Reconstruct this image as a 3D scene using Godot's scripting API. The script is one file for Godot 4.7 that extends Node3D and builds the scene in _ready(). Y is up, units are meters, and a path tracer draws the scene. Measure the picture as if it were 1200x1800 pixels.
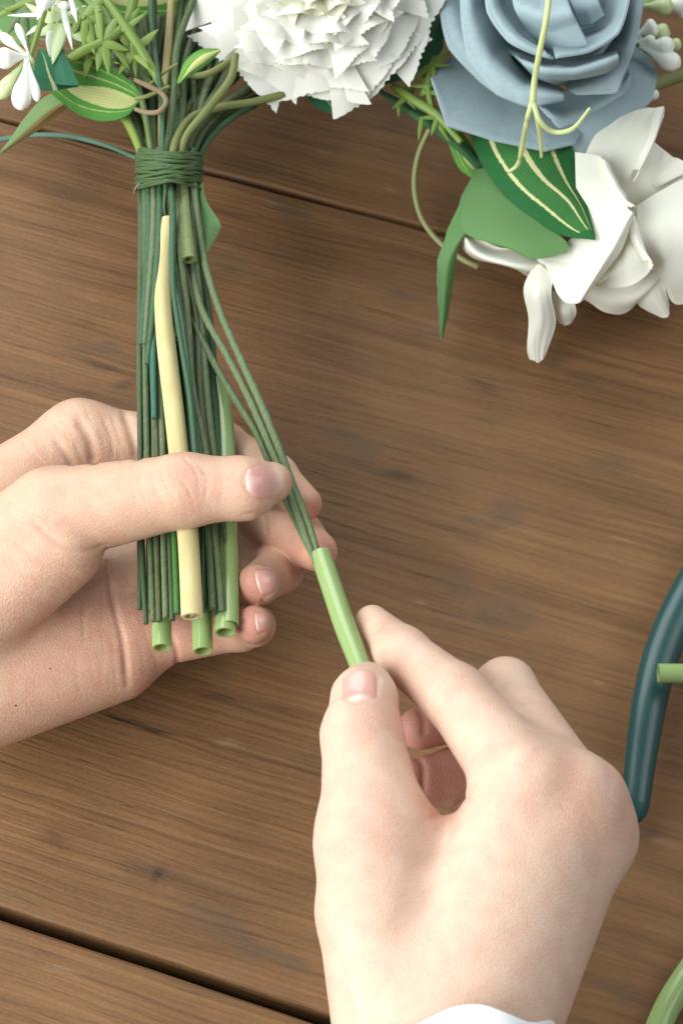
extends Node3D
# Two hands sleeve a wire strand of an artificial bouquet over a stained plank table. Heights are millimetres above the table, at() works in metres.

const PITCH := 59.0
const FOCAL := 3358.9          # focal length in the units in which at() takes its x and y
const REACH := 0.611           # metres from the lens to the bunch of stems
var eye: Vector3
var look: Basis
var rng := RandomNumberGenerator.new()
var M := {}
var made := {}


func _ready() -> void:
	rng.seed = 7
	camera_and_light()
	materials()
	table()
	var left := left_hand()
	var right := right_hand()
	var jobs: Array = []
	for hand in [left, right]:
		hand.prepare()
		for part in 4:
			var t := Thread.new()
			t.start(hand.fill.bind(part, 4))
			jobs.append([t, hand])
	bunch_of_stems()
	binding()
	carnation()
	blue_rose()
	white_rose()
	rest_of_bouquet()
	leaves()
	sprigs()
	tool_and_tubes()
	for j in jobs:
		j[1].pieces.append(j[0].wait_to_finish())
	finish_left(left)
	finish_right(right)


# ------------------------------------------------------------------ camera, light, materials
func camera_and_light() -> void:
	look = Basis(Vector3.RIGHT, deg_to_rad(-PITCH))
	eye = Vector3(0, 0.06, 0) - (look * Vector3(0, 0, -1)) * REACH
	var c := Camera3D.new()
	c.name = "camera"
	var a := CameraAttributesPhysical.new()
	a.frustum_focal_length = 65.31
	a.frustum_focus_distance = REACH - 0.012
	a.exposure_aperture = 25.0
	c.attributes = a
	c.near = 0.05
	c.far = 20.0
	c.fov = 30.0
	add_child(c)
	c.transform = Transform3D(look, eye)
	c.current = true
	var e := Environment.new()
	e.background_mode = Environment.BG_COLOR
	e.background_color = Color(0.92, 0.96, 1.0)
	e.background_energy_multiplier = 0.26
	e.tonemap_mode = Environment.TONE_MAPPER_LINEAR
	e.tonemap_exposure = 1.38
	e.sdfgi_enabled = true
	e.ssao_enabled = true
	e.ssil_enabled = true
	var w := WorldEnvironment.new()
	w.name = "surroundings"
	w.environment = e
	add_child(w)
	window_light("window_light", Vector3(-0.66, 0.54, 0.34), Vector3(0.0, 0.04, 0.06), Vector2(0.8, 0.8), 1.12, Color(1.0, 1.0, 0.99))
	window_light("far_window_light", Vector3(-0.40, 0.85, -0.85), Vector3(0.0, 0.0, 0.0), Vector2(1.0, 0.8), 0.9, Color(0.99, 1.0, 1.0))
	window_light("right_window_light", Vector3(0.75, 0.80, -0.10), Vector3(0.05, 0.0, 0.05), Vector2(0.6, 0.6), 0.22, Color(1.0, 0.99, 0.97))


func window_light(called: String, from: Vector3, to: Vector3, size: Vector2, energy: float, c: Color) -> void:
	var l := AreaLight3D.new()
	l.name = called
	l.area_size = size
	l.light_energy = energy
	l.light_color = c
	l.shadow_enabled = true
	l.area_range = 6.0
	add_child(l)
	l.look_at_from_position(from, to)


func mat(c: Color, rough := 0.6, spec := 0.5) -> StandardMaterial3D:   # c is a linear, real-world base colour
	var m := StandardMaterial3D.new()
	m.albedo_color = c.linear_to_srgb()
	m.roughness = rough
	m.metallic_specular = spec
	return m


func noise_tex(freq: float, seed_: int, size := 256, normal := false, bump := 4.0, kind := FastNoiseLite.TYPE_SIMPLEX_SMOOTH, octaves := 4) -> NoiseTexture2D:
	var n := FastNoiseLite.new()
	n.seed = seed_
	n.noise_type = kind
	n.frequency = freq
	n.fractal_octaves = octaves
	var t := NoiseTexture2D.new()
	t.noise = n
	t.width = size
	t.height = size
	t.seamless = true
	t.as_normal_map = normal
	t.bump_strength = bump
	return t


func tri(m: StandardMaterial3D, scale: float) -> StandardMaterial3D:
	m.uv1_triplanar = true
	m.uv1_scale = Vector3.ONE * scale
	return m


func materials() -> void:
	var grain := noise_tex(0.06, 3, 256, true, 2.0)
	var skin := tri(mat(Color(1, 1, 1), 0.5, 0.42), 55.0)
	skin.vertex_color_use_as_albedo = true
	skin.normal_enabled = true
	skin.normal_texture = noise_tex(0.05, 11, 512, true, 6.0, FastNoiseLite.TYPE_CELLULAR, 3)
	skin.normal_scale = 0.8
	skin.subsurf_scatter_enabled = true
	skin.subsurf_scatter_strength = 0.06
	M.skin = skin
	var nail := mat(Color(0.62, 0.37, 0.31), 0.36, 0.45)
	nail.vertex_color_use_as_albedo = true
	nail.albedo_color = Color.WHITE
	nail.clearcoat_enabled = true
	nail.clearcoat = 0.6
	nail.clearcoat_roughness = 0.15
	M.nail = nail
	for k in 8:      # stems, some of them wrapped in paper tape
		var c: Color = [Color(0.125, 0.175, 0.08), Color(0.09, 0.135, 0.06), Color(0.16, 0.21, 0.10), Color(0.06, 0.14, 0.07), Color(0.115, 0.135, 0.06), Color(0.07, 0.21, 0.04), Color(0.18, 0.20, 0.06), Color(0.05, 0.17, 0.125)][k]
		var m := mat(c, 0.55, 0.45)
		m.albedo_texture = tape_texture(k)
		m.heightmap_enabled = true
		m.heightmap_texture = tape_relief()
		m.heightmap_scale = 0.016
		m.texture_repeat = true
		M["wire%d" % k] = m
	M.tube = plastic(Color(0.265, 0.365, 0.135), 0.16)
	M.stalk = mat(Color(0.17, 0.25, 0.04), 0.5)
	M.stalk_dark = mat(Color(0.10, 0.16, 0.045), 0.5)
	M.olive = mat(Color(0.165, 0.19, 0.055), 0.55)
	M.olive_pale = mat(Color(0.27, 0.29, 0.11), 0.5)
	M.brown = mat(Color(0.21, 0.15, 0.085), 0.6)
	M.spike = plastic(Color(0.145, 0.235, 0.04), 0.45)
	M.tendril = plastic(Color(0.50, 0.56, 0.25), 0.45)
	M.straw = mat(Color(0.57, 0.505, 0.265), 0.7)
	M.straw.albedo_texture = blotch(5, Color(0.86, 0.82, 0.66), Color(1, 1, 1))
	M.straw.uv1_scale = Vector3(1.0, 0.12, 1.0)
	M.metal = mat(Color(0.75, 0.75, 0.77), 0.3)
	M.metal.metallic = 0.9
	M.thread = mat(Color(0.075, 0.135, 0.045), 0.75)
	M.thread.albedo_texture = tape_texture(0)
	M.teal_thread = mat(Color(0.075, 0.16, 0.11), 0.75)
	M.blue = tri(mat(Color(0.32, 0.415, 0.44), 0.85, 0.25), 40.0)
	M.blue.normal_enabled = true
	M.blue.normal_texture = grain
	M.blue.normal_scale = 0.35
	M.blue.albedo_texture = blotch(9, Color(0.86, 0.87, 0.88), Color(1, 1, 1))
	M.white = mat(Color(0.93, 0.925, 0.865), 0.75, 0.3)
	M.white.backlight_enabled = true
	M.white.backlight = Color(0.75, 0.75, 0.70)
	M.white.subsurf_scatter_enabled = true
	M.white.subsurf_scatter_strength = 0.08
	M.cream = mat(Color(0.90, 0.89, 0.74), 0.75, 0.3)
	M.cream.backlight_enabled = true
	M.cream.subsurf_scatter_enabled = true
	M.cream.subsurf_scatter_strength = 0.08
	M.cream.backlight = Color(0.6, 0.6, 0.45)
	M.ivory = mat(Color(0.94, 0.92, 0.78), 0.5, 0.4)
	M.ivory.backlight_enabled = true
	M.ivory.backlight = Color(0.45, 0.45, 0.38)
	M.ivory.subsurf_scatter_enabled = true
	M.ivory.subsurf_scatter_strength = 0.12
	M.mottled = mat(Color(0.22, 0.27, 0.11), 0.6)
	M.mottled.albedo_texture = blotch(15, Color(0.72, 0.75, 0.6), Color(1, 1, 1))
	M.bud = plastic(Color(0.80, 0.83, 0.74), 0.4)
	M.bud_green = plastic(Color(0.52, 0.62, 0.32), 0.4)
	M.leaf = leaf_material(0)
	M.leaf_wide = leaf_material(1)
	M.leaf_olive = leaf_material(2)
	M.leaf_teal = leaf_material(3)
	M.leaf_back = cloth(Color(0.115, 0.235, 0.085))
	M.leaf_pale = cloth(Color(0.20, 0.36, 0.15))
	M.leaf_fold = cloth(Color(0.04, 0.15, 0.08))
	M.leaf_dark = cloth(Color(0.045, 0.13, 0.055))
	M.tool = mat(Color(0.012, 0.058, 0.056), 0.33, 0.5)
	M.tool.normal_enabled = true
	M.tool.uv1_triplanar = true
	M.tool.uv1_scale = Vector3.ONE * 60.0
	M.tool.normal_texture = grain
	M.tool.normal_scale = 0.25
	M.cuff = cloth(Color(0.82, 0.85, 0.86))
	M.mole = mat(Color(0.05, 0.025, 0.02), 0.6)


func plastic(c: Color, rough: float) -> StandardMaterial3D:
	var m := mat(c, rough, 0.5)
	m.subsurf_scatter_enabled = true
	m.subsurf_scatter_strength = 0.12
	return m


func cloth(c: Color) -> StandardMaterial3D:
	var m := tri(mat(c, 0.8, 0.3), 60.0)
	m.normal_enabled = true
	m.normal_texture = noise_tex(0.12, 21, 256, true, 3.0)
	m.normal_scale = 0.4
	m.backlight_enabled = true
	m.backlight = Color(0.16, 0.16, 0.16)
	return m


func blotch(seed_: int, a: Color, b: Color) -> Texture2D:
	var t := noise_tex(0.025, seed_, 256)
	var g := Gradient.new()
	g.set_color(0, a.linear_to_srgb())
	g.set_color(1, b.linear_to_srgb())
	t.color_ramp = g
	return t


func tape_texture(seed_: int) -> ImageTexture:     # u round the stem, v along it: slanting fibres of paper tape
	var n := FastNoiseLite.new()
	n.seed = seed_ + 40
	n.frequency = 0.11
	var im := Image.create(64, 256, false, Image.FORMAT_RGB8)
	for y in 256:
		for x in 64:
			var s := n.get_noise_2d((x + y * 0.25) * 2.2, y * 0.06)
			var g := 0.86 + 0.20 * s + 0.12 * n.get_noise_2d(x * 0.6, y * 0.9 + 300)
			im.set_pixel(x, y, Color(clampf(g, 0.45, 1), clampf(g + 0.02, 0.45, 1), clampf(g, 0.45, 1)))
	return ImageTexture.create_from_image(im)


func tape_relief() -> ImageTexture:
	if not made.has("relief"):
		var n := FastNoiseLite.new()
		n.seed = 77
		n.frequency = 0.1
		var im := Image.create(64, 256, false, Image.FORMAT_RGB8)
		for y in 256:
			for x in 64:
				var s := absf(fposmod((x + y * 0.25) / 32.0, 1.0) - 0.5) * 0.25 + 0.6 * n.get_noise_2d((x + y * 0.25) * 3.4, y * 0.07)
				s = clampf(s + 0.2, 0, 1)
				im.set_pixel(x, y, Color(s, s, s))
		made.relief = ImageTexture.create_from_image(im)
	return made.relief


func leaf_material(kind: int) -> StandardMaterial3D:   # printed fabric: u across the blade, v from stalk to tip
	var n := FastNoiseLite.new()
	n.seed = 60 + kind
	n.frequency = 0.05
	var im := Image.create(192, 384, false, Image.FORMAT_RGB8)
	var dark: Color = [Color(0.022, 0.125, 0.035), Color(0.065, 0.21, 0.035), Color(0.14, 0.22, 0.085), Color(0.03, 0.145, 0.07)][kind]
	var mid: Color = [Color(0.085, 0.235, 0.06), Color(0.085, 0.25, 0.045), Color(0.15, 0.23, 0.09), Color(0.07, 0.21, 0.08)][kind]
	var pale: Color = [Color(0.60, 0.60, 0.30), Color(0.52, 0.53, 0.22), Color(0.24, 0.17, 0.07), Color(0.45, 0.50, 0.25)][kind]
	for y in 384:
		var v := y / 383.0
		for x in 192:
			var u := absf(x / 191.0 - 0.5) * 2.0
			var side := x / 191.0
			var fuzz := 0.05 * n.get_noise_2d(x * 3.0, y * 3.0) + 0.02 * n.get_noise_2d(x * 0.5, y * 0.5)
			var c := dark
			if kind == 0:
				if u < 0.62 + fuzz and v < 0.88:
					var lines := pow(absf(sin(u * 34.0)), 6.0) * (0.6 + 0.4 * sin(y * 0.9))
					c = mid.lerp(dark, 0.75 - 0.55 * clampf(lines + 3.0 * fuzz, 0, 1))
				if absf(u - 0.58) < 0.045 * (1.15 - 0.5 * v) + 0.4 * fuzz and v < 0.87:
					c = pale
				if u < 0.068 * (1.2 - 0.6 * v) + 0.35 * fuzz and v < 0.89:
					c = pale
			elif kind == 1:
				if u < 0.85:
					c = dark.lerp(mid, 0.5 + 3.0 * fuzz)
				if absf(side - 0.25) < 0.016 + 0.3 * fuzz or absf(side - 0.11) < 0.009 + 0.2 * fuzz or absf(side - 0.83) < 0.010 + 0.25 * fuzz:
					c = c.lerp(pale, 0.6)
				if absf(side - 0.56) < 0.19 * sin(clampf(1.0 - v, 0.0, 0.7) / 0.7 * PI * 0.5) * (0.55 + 0.45 * sin(v * PI)) + 0.2 * fuzz + 0.02:
					c = pale.lerp(mid, 0.25 * absf(sin(side * 60.0)))
			elif kind == 2:
				if side > 0.55 + fuzz:
					c = pale.lerp(Color(0.42, 0.38, 0.13), 0.6 * step_(absf(side - 0.66), 0.05) + 0.4 * step_(absf(side - 0.85), 0.03))
			else:
				if absf(side - 0.5) < 0.05 * (1.0 - v) + 0.2 * fuzz:
					c = pale
			var g := 1.0 + 1.6 * fuzz
			im.set_pixel(x, y, Color(c.r * g, c.g * g, c.b * g).linear_to_srgb())
	var m := mat(Color(1, 1, 1), 0.75, 0.3)
	m.albedo_color = Color.WHITE
	m.albedo_texture = ImageTexture.create_from_image(im)
	m.texture_repeat = false
	m.backlight_enabled = true
	m.backlight = Color(0.12, 0.12, 0.12)
	return m


func step_(x: float, w: float) -> float:
	return clampf(1.0 - x / w, 0.0, 1.0)


# ------------------------------------------------------------------ helpers
func at(x: float, y: float, h: float) -> Vector3:      # the point h millimetres above the table that is seen in the direction (x, y)
	var d := look * Vector3((x - 600.0) / FOCAL, (900.0 - y) / FOCAL, -1.0)
	return eye + d * ((h * 0.001 - eye.y) / d.y)


func size_at(p: Vector3, n: float) -> float:           # metres that n units span at p
	return n * -((look.inverse() * (p - eye)).z) / FOCAL


func numbered(called: String, parent: Node) -> String:
	var key := "%s/%s" % [parent.name, called]
	made[key] = made.get(key, -1) + 1
	return called if made[key] == 0 else "%s_%03d" % [called, made[key]]


func tag(o: Node, label: String, category: String, group := "") -> Node:
	o.set_meta("label", label)
	o.set_meta("category", category)
	if group:
		o.set_meta("group", group)
	return o


func thing(called: String, where: Vector3, label: String, category: String, group := "") -> Node3D:
	var o := Node3D.new()
	o.name = numbered(called, self)
	add_child(o, true)
	o.position = where
	tag(o, label, category, group)
	return o


func put(called: String, mesh: Mesh, m: Material, parent: Node3D = self) -> MeshInstance3D:   # meshes come in scene coordinates
	var o := MeshInstance3D.new()
	o.name = numbered(called, parent)
	o.mesh = mesh
	o.material_override = m
	parent.add_child(o, true)
	var p: Node = parent
	while p is Node3D and p != self:
		o.position -= (p as Node3D).position
		p = p.get_parent()
	return o


static func build(v: PackedVector3Array, f: PackedInt32Array, uv := PackedVector2Array(), col := PackedColorArray(), closed := true) -> ArrayMesh:
	if closed:
		var o := v[0]
		var vol := 0.0
		for i in range(0, f.size(), 3):
			vol += (v[f[i]] - o).dot((v[f[i + 1]] - o).cross(v[f[i + 2]] - o))
		if vol > 0:
			for i in range(0, f.size(), 3):
				var t := f[i]
				f[i] = f[i + 1]
				f[i + 1] = t
	var nn := PackedVector3Array()
	nn.resize(v.size())
	for i in range(0, f.size(), 3):
		var a := v[f[i]]
		var n := (v[f[i + 2]] - a).cross(v[f[i + 1]] - a) * 1e6
		nn[f[i]] += n
		nn[f[i + 1]] += n
		nn[f[i + 2]] += n
	for i in nn.size():
		nn[i] = nn[i].normalized()
	var arr := []
	arr.resize(Mesh.ARRAY_MAX)
	arr[Mesh.ARRAY_VERTEX] = v
	arr[Mesh.ARRAY_NORMAL] = nn
	arr[Mesh.ARRAY_INDEX] = f
	if uv.size():
		arr[Mesh.ARRAY_TEX_UV] = uv
	if col.size():
		arr[Mesh.ARRAY_COLOR] = col
	var m := ArrayMesh.new()
	m.add_surface_from_arrays(Mesh.PRIMITIVE_TRIANGLES, arr)
	return m


static func cr(a, b, c, d, t: float):
	return 0.5 * ((2.0 * b) + (c - a) * t + (2.0 * a - 5.0 * b + 4.0 * c - d) * t * t + (3.0 * b - a - 3.0 * c + d) * t * t * t)


static func along(list: Array, t: float):              # a smooth curve through the entries of list, t from 0 to 1
	var n := list.size()
	if n == 1:
		return list[0]
	var x := clampf(t, 0, 1) * (n - 1)
	var i := mini(int(x), n - 2)
	var a = list[i - 1] if i > 0 else list[0] * 2.0 - list[1]
	var d = list[i + 2] if i + 2 < n else list[n - 1] * 2.0 - list[n - 2]
	return cr(a, list[i], list[i + 1], d, x - i)


static func straight(list: Array, t: float) -> Vector3:
	var x := clampf(t, 0, 1) * (list.size() - 1)
	var i := mini(int(x), list.size() - 2)
	return list[i].lerp(list[i + 1], x - i)


func path(points: Array) -> Array:                     # [x, y, h] entries to places
	return points.map(func(p): return at(p[0], p[1], p[2]))


# a tube along a curve; radii in units at the place; hollow leaves it open at the far end with a wall
func tube(places: Array, radii: Array, sides := 10, rings := 24, hollow := 0.0, squash := 1.0, uv_len := 0.012) -> ArrayMesh:
	var v := PackedVector3Array()
	var uv := PackedVector2Array()
	var f := PackedInt32Array()
	var up := Vector3(0.1, 1, 0.05).normalized()
	var run := 0.0
	var last: Vector3 = places[0]
	var rows := []
	for i in rings + 1:
		var t := i / float(rings)
		var p: Vector3 = along(places, t)
		var d: Vector3 = (along(places, minf(t + 0.01, 1)) - along(places, maxf(t - 0.01, 0))).normalized()
		var s := d.cross(up).normalized()
		var n := s.cross(d).normalized()
		run += p.distance_to(last)
		last = p
		rows.append([p, s, n, size_at(p, along(radii, t)), run / uv_len, d])
	var shells := [1.0] if hollow <= 0 else [1.0, 1.0 - hollow]
	for sh in shells:
		for r in rows:
			for k in sides + 1:
				var a := TAU * k / sides
				v.append(r[0] + (r[1] * cos(a) + r[2] * sin(a) * squash) * r[3] * sh)
				uv.append(Vector2(k / float(sides), r[4]))
	var w := sides + 1
	for s in shells.size():
		var o := s * rows.size() * w
		for i in rings:
			for k in sides:
				var q := o + i * w + k
				f.append_array([q, q + w, q + 1, q + 1, q + w, q + w + 1] if s == 0 else [q, q + 1, q + w, q + 1, q + w + 1, q + w])
	var ends := [0, rows.size() - 1]
	for e in ends:
		var r = rows[e]
		var b := v.size()
		if hollow > 0:
			for sh in shells:
				for k in w:
					v.append(v[(e * w + k) + (0 if sh == 1.0 else rows.size() * w)])
					uv.append(Vector2(0.5, r[4]))
			for k in sides:
				var q := b + k
				f.append_array([q, q + 1, q + w, q + 1, q + w + 1, q + w] if e > 0 else [q, q + w, q + 1, q + 1, q + w, q + w + 1])
		else:
			# a low dome
			v.append(r[0] + r[5] * r[3] * (0.35 if e > 0 else -0.35))
			uv.append(Vector2(0.5, r[4]))
			for k in w:
				v.append(v[e * w + k])
				uv.append(Vector2(k / float(sides), r[4]))
			for k in sides:
				f.append_array([b, b + 2 + k, b + 1 + k] if e > 0 else [b, b + 1 + k, b + 2 + k])
	return build(v, f, uv)


# a sheet (petal, leaf) through rows of [x, y, h], thick millimetres through, with a toothed far edge when jag is set
func sheet(rows: Array, nu := 14, nv := 14, thick := 0.5, jag := 0.0, teeth := 9.0, seed_ := 0, side_jag := 0.0, corner := 0.0, wave := 0.0) -> ArrayMesh:
	return sheet_of(rows.map(func(r): return path(r)), nu, nv, thick, jag, teeth, seed_, side_jag, corner, wave)


func sheet_of(grid: Array, nu := 14, nv := 14, thick := 0.5, jag := 0.0, teeth := 9.0, seed_ := 0, side_jag := 0.0, corner := 0.0, wave := 0.0) -> ArrayMesh:
	var r := RandomNumberGenerator.new()
	r.seed = seed_ + 1
	var ph := r.randf() * 7.0
	var P := []
	for j in nv + 1:
		var row := PackedVector3Array()
		for i in nu + 1:
			var u := i / float(nu)
			var t := j / float(nv)
			if jag > 0:
				var saw := fposmod(u * teeth + ph, 1.0)
				saw = absf(saw - 0.5) * 2.0
				t *= 1.0 - jag * saw * (0.55 + 0.45 * sin(u * 31.0 + ph)) - jag * 0.5 * (0.5 + 0.5 * sin(u * 8.0 + ph * 3.0))
			if side_jag > 0:
				u = 0.5 + (u - 0.5) * (1.0 - side_jag * fposmod(-t * teeth, 1.0))
			var cols := []
			for q in grid:
				cols.append(along(q, u) if corner <= 0 else along(q, u).lerp(straight(q, u), corner))
			row.append(along(cols, t) + Vector3(0.3, 1, 0.4) * wave * 0.001 * (t * t * sin(u * 11.0 + ph * 3.0) + 0.5 * t * sin(u * 23.0 + ph * 5.0)))
		P.append(row)
	var v := PackedVector3Array()
	var uv := PackedVector2Array()
	var f := PackedInt32Array()
	var w := nu + 1
	var half := thick * 0.0005
	for s in [1.0, -1.0]:
		for j in nv + 1:
			for i in w:
				var du: Vector3 = P[j][mini(i + 1, nu)] - P[j][maxi(i - 1, 0)]
				var dv: Vector3 = P[mini(j + 1, nv)][i] - P[maxi(j - 1, 0)][i]
				var n := du.cross(dv).normalized()
				# thinner towards the rim, so that the rim reads as a rounded edge
				var e := minf(minf(i, nu - i), minf(j if j < nv else 0, nv - j)) if thick > 0.9 else 9.0
				v.append(P[j][i] + n * half * s * (0.55 if e < 0.5 else 1.0))
				uv.append(Vector2(i / float(nu), j / float(nv)))
	var o := (nv + 1) * w
	for j in nv:
		for i in nu:
			var q := j * w + i
			f.append_array([q, q + 1, q + w, q + 1, q + w + 1, q + w])
			q += o
			f.append_array([q, q + w, q + 1, q + 1, q + w, q + w + 1])
	var ring := []
	for i in nu: ring.append(i)
	for j in nv: ring.append(j * w + nu)
	for i in nu: ring.append(nv * w + nu - i)
	for j in nv: ring.append((nv - j) * w)
	var b := v.size()
	for k in ring:
		v.append(v[k])
		v.append(v[k + o])
		uv.append(uv[k])
		uv.append(uv[k])
	var n2 := ring.size()
	for k in n2:
		var a := b + 2 * k
		var c := b + 2 * ((k + 1) % n2)
		f.append_array([a, a + 1, c, c, a + 1, c + 1])
	return build(v, f, uv, PackedColorArray(), false)


# ------------------------------------------------------------------ flesh: a body as one surface round tapered bones
class Flesh:
	var a := PackedVector3Array()      # millimetres
	var b := PackedVector3Array()
	var ra := PackedFloat32Array()
	var rb := PackedFloat32Array()
	var ka := PackedFloat32Array()
	var kb := PackedFloat32Array()
	var chain := PackedInt32Array()
	var ga := PackedVector3Array()     # grooves and ridges
	var gb := PackedVector3Array()
	var gd := PackedFloat32Array()
	var gw := PackedFloat32Array()
	var tint: Array = []               # [place, radius, strength]
	var cell := 0.6
	var n := 8
	var lo: Vector3
	var blocks: Array = []
	var pieces: Array = []
	var dims: Vector3i
	var chains := 0

	func bones(points: Array, radii: Array, k0: float, k1: float) -> void:
		for i in points.size() - 1:
			a.append(points[i] * 1000.0)
			b.append(points[i + 1] * 1000.0)
			ra.append(radii[i] * 1000.0)
			rb.append(radii[i + 1] * 1000.0)
			var m := float(points.size() - 1)
			var fast := 2.2 if m > 2.5 else 1.0
			ka.append(lerpf(k0, k1, minf(1.0, fast * i / m)))
			kb.append(lerpf(k0, k1, minf(1.0, fast * (i + 1) / m)))
			chain.append(chains)
		chains += 1

	func value(p: Vector3, list: PackedInt32Array) -> float:
		var f := 1000.0
		var d := 1000.0
		var k := 1.0
		var cur := -1
		for i in list:
			if chain[i] != cur:
				if cur >= 0:
					var h := maxf(k - absf(f - d), 0.0)
					f = minf(f, d) - h * h / (4.0 * k)
				d = 1000.0
				cur = chain[i]
			var ab := b[i] - a[i]
			var ap := p - a[i]
			var t := clampf(ap.dot(ab) / ab.length_squared(), 0.0, 1.0)
			var e := (ap - ab * t).length() - lerpf(ra[i], rb[i], t)
			if e < d:
				k = lerpf(ka[i], kb[i], t)
			var g := maxf(3.0 - absf(e - d), 0.0)
			d = minf(d, e) - g * g / 12.0
		if cur >= 0:
			var h2 := maxf(k - absf(f - d), 0.0)
			f = minf(f, d) - h2 * h2 / (4.0 * k)
		return f

	func carve(p: Vector3, list: PackedInt32Array) -> float:
		var s := 0.0
		var q := 0.0
		for i in list:
			var ab := gb[i] - ga[i]
			var ap := p - ga[i]
			var t := clampf(ap.dot(ab) / maxf(ab.length_squared(), 1e-6), 0.0, 1.0)
			var x := (ap - ab * t).length_squared() / (gw[i] * gw[i])
			if x < 6.0:
				var c := gd[i] * exp(-x)
				if c > 0.0:
					s = maxf(s, c)
				else:
					q = minf(q, c)
		return s + q

	func all_of() -> PackedInt32Array:
		return PackedInt32Array(range(a.size()))

	func hit(eye: Vector3, towards: Vector3, skip := 0.0) -> Vector3:   # where a line from eye first meets the flesh, millimetres
		var p := eye * 1000.0 + towards * skip
		var list := all_of()
		for i in 120:
			var d := value(p, list)
			p += towards * maxf(d * 0.8, 0.02)
			if d < 0.03:
				break
		return p

	func slope(p: Vector3, list: PackedInt32Array) -> Vector3:
		var e := 0.3
		return Vector3(value(p + Vector3(e, 0, 0), list) - value(p - Vector3(e, 0, 0), list), value(p + Vector3(0, e, 0), list) - value(p - Vector3(0, e, 0), list), value(p + Vector3(0, 0, e), list) - value(p - Vector3(0, 0, e), list)).normalized()

	func groove(places: Array, depth: float, width: float) -> void:
		for i in places.size() - 1:
			ga.append(places[i])
			gb.append(places[i + 1])
			# shallow ends
			gd.append(depth * (0.5 if places.size() > 3 and (i == 0 or i == places.size() - 2) else 1.0))
			gw.append(width)

	func prepare() -> void:
		var mn := Vector3.ONE * 1e9
		var mx := -mn
		for i in a.size():
			for q in [[a[i], ra[i]], [b[i], rb[i]]]:
				mn = mn.min(q[0] - Vector3.ONE * (q[1] + 4.0))
				mx = mx.max(q[0] + Vector3.ONE * (q[1] + 4.0))
		lo = mn
		var side := cell * n
		dims = Vector3i(((mx - mn) / side).ceil())
		var all := all_of()
		var reach := side * 0.8661
		for z in dims.z:
			for y in dims.y:
				for x in dims.x:
					var c := lo + (Vector3(x, y, z) + Vector3.ONE * 0.5) * side
					if absf(value(c, all)) > reach + 2.6:
						continue
					var near := PackedInt32Array()
					for i in a.size():
						var ab := b[i] - a[i]
						var ap := c - a[i]
						var t := clampf(ap.dot(ab) / ab.length_squared(), 0.0, 1.0)
						if (ap - ab * t).length() - lerpf(ra[i], rb[i], t) < reach + 1.7 * maxf(ka[i], kb[i]) + 3.0:
							near.append(i)
					var cuts := PackedInt32Array()
					for i in ga.size():
						var ab := gb[i] - ga[i]
						var ap := c - ga[i]
						var t := clampf(ap.dot(ab) / maxf(ab.length_squared(), 1e-6), 0.0, 1.0)
						if (ap - ab * t).length() < reach + 2.5 * gw[i]:
							cuts.append(i)
					blocks.append([Vector3i(x, y, z), near, cuts])

	func key(c: Vector3i) -> int:
		return (c.z * 4096 + c.y) * 4096 + c.x

	func fill(part: int, parts: int) -> Array:         # the cells of every parts-th block that the surface crosses
		var keys := PackedInt64Array()
		var places := PackedVector3Array()
		var edges := PackedInt64Array()
		var s := n + 1
		var val := PackedFloat32Array()
		val.resize(s * s * s)
		for bi in range(part, blocks.size(), parts):
			var blk = blocks[bi]
			var o: Vector3i = blk[0] * n
			var near: PackedInt32Array = blk[1]
			var cuts: PackedInt32Array = blk[2]
			var at_ := 0
			for z in s:
				for y in s:
					for x in s:
						var p := lo + Vector3(o.x + x, o.y + y, o.z + z) * cell
						var f := value(p, near)
						if cuts.size() and absf(f) < 3.0:
							f += carve(p, cuts)
						val[at_] = f
						at_ += 1
			for z in n:
				for y in n:
					for x in n:
						var i := (z * s + y) * s + x
						var c := [val[i], val[i + 1], val[i + s], val[i + s + 1], val[i + s * s], val[i + s * s + 1], val[i + s * s + s], val[i + s * s + s + 1]]
						var m := 0
						for k in 8:
							if c[k] < 0.0:
								m |= 1 << k
						if m == 0 or m == 255:
							continue
						var sum := Vector3.ZERO
						var count := 0
						for k in 8:
							for ax in 3:
								var bit := 1 << ax
								if k & bit:
									continue
								var k2 := k | bit
								if (m >> k & 1) == (m >> k2 & 1):
									continue
								var t: float = c[k] / (c[k] - c[k2])
								var q := Vector3(k & 1, k >> 1 & 1, k >> 2 & 1)
								q[ax] += t
								sum += q
								count += 1
						var ci := Vector3i(o.x + x, o.y + y, o.z + z)
						keys.append(key(ci))
						places.append(lo + (Vector3(ci) + sum / count) * cell)
						for ax in 3:
							if (m & 1) != (m >> (1 << ax) & 1):
								edges.append(key(ci) * 8 + ax * 2 + (m & 1))
		return [keys, places, edges]

	func surface(tone: Callable) -> ArrayMesh:
		var where := {}
		var v := PackedVector3Array()
		var f := PackedInt32Array()
		for p in pieces:
			for i in p[0].size():
				where[p[0][i]] = v.size()
				v.append(p[1][i])
		var step := [1, 4096, 4096 * 4096]
		for p in pieces:
			for e in p[2]:
				var c: int = e >> 3
				var ax: int = e >> 1 & 3
				var s1: int = step[(ax + 1) % 3]
				var s2: int = step[(ax + 2) % 3]
				var q := [where.get(c, -1), where.get(c - s1, -1), where.get(c - s1 - s2, -1), where.get(c - s2, -1)]
				if q.min() < 0:
					continue
				if e & 1:
					f.append_array([q[0], q[1], q[2], q[0], q[2], q[3]])
				else:
					f.append_array([q[0], q[2], q[1], q[0], q[3], q[2]])
		var col := PackedColorArray()
		col.resize(v.size())
		for i in v.size():
			col[i] = tone.call(v[i])
			v[i] *= 0.001
		return finisher.call(v, f, col)

	var finisher: Callable


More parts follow.
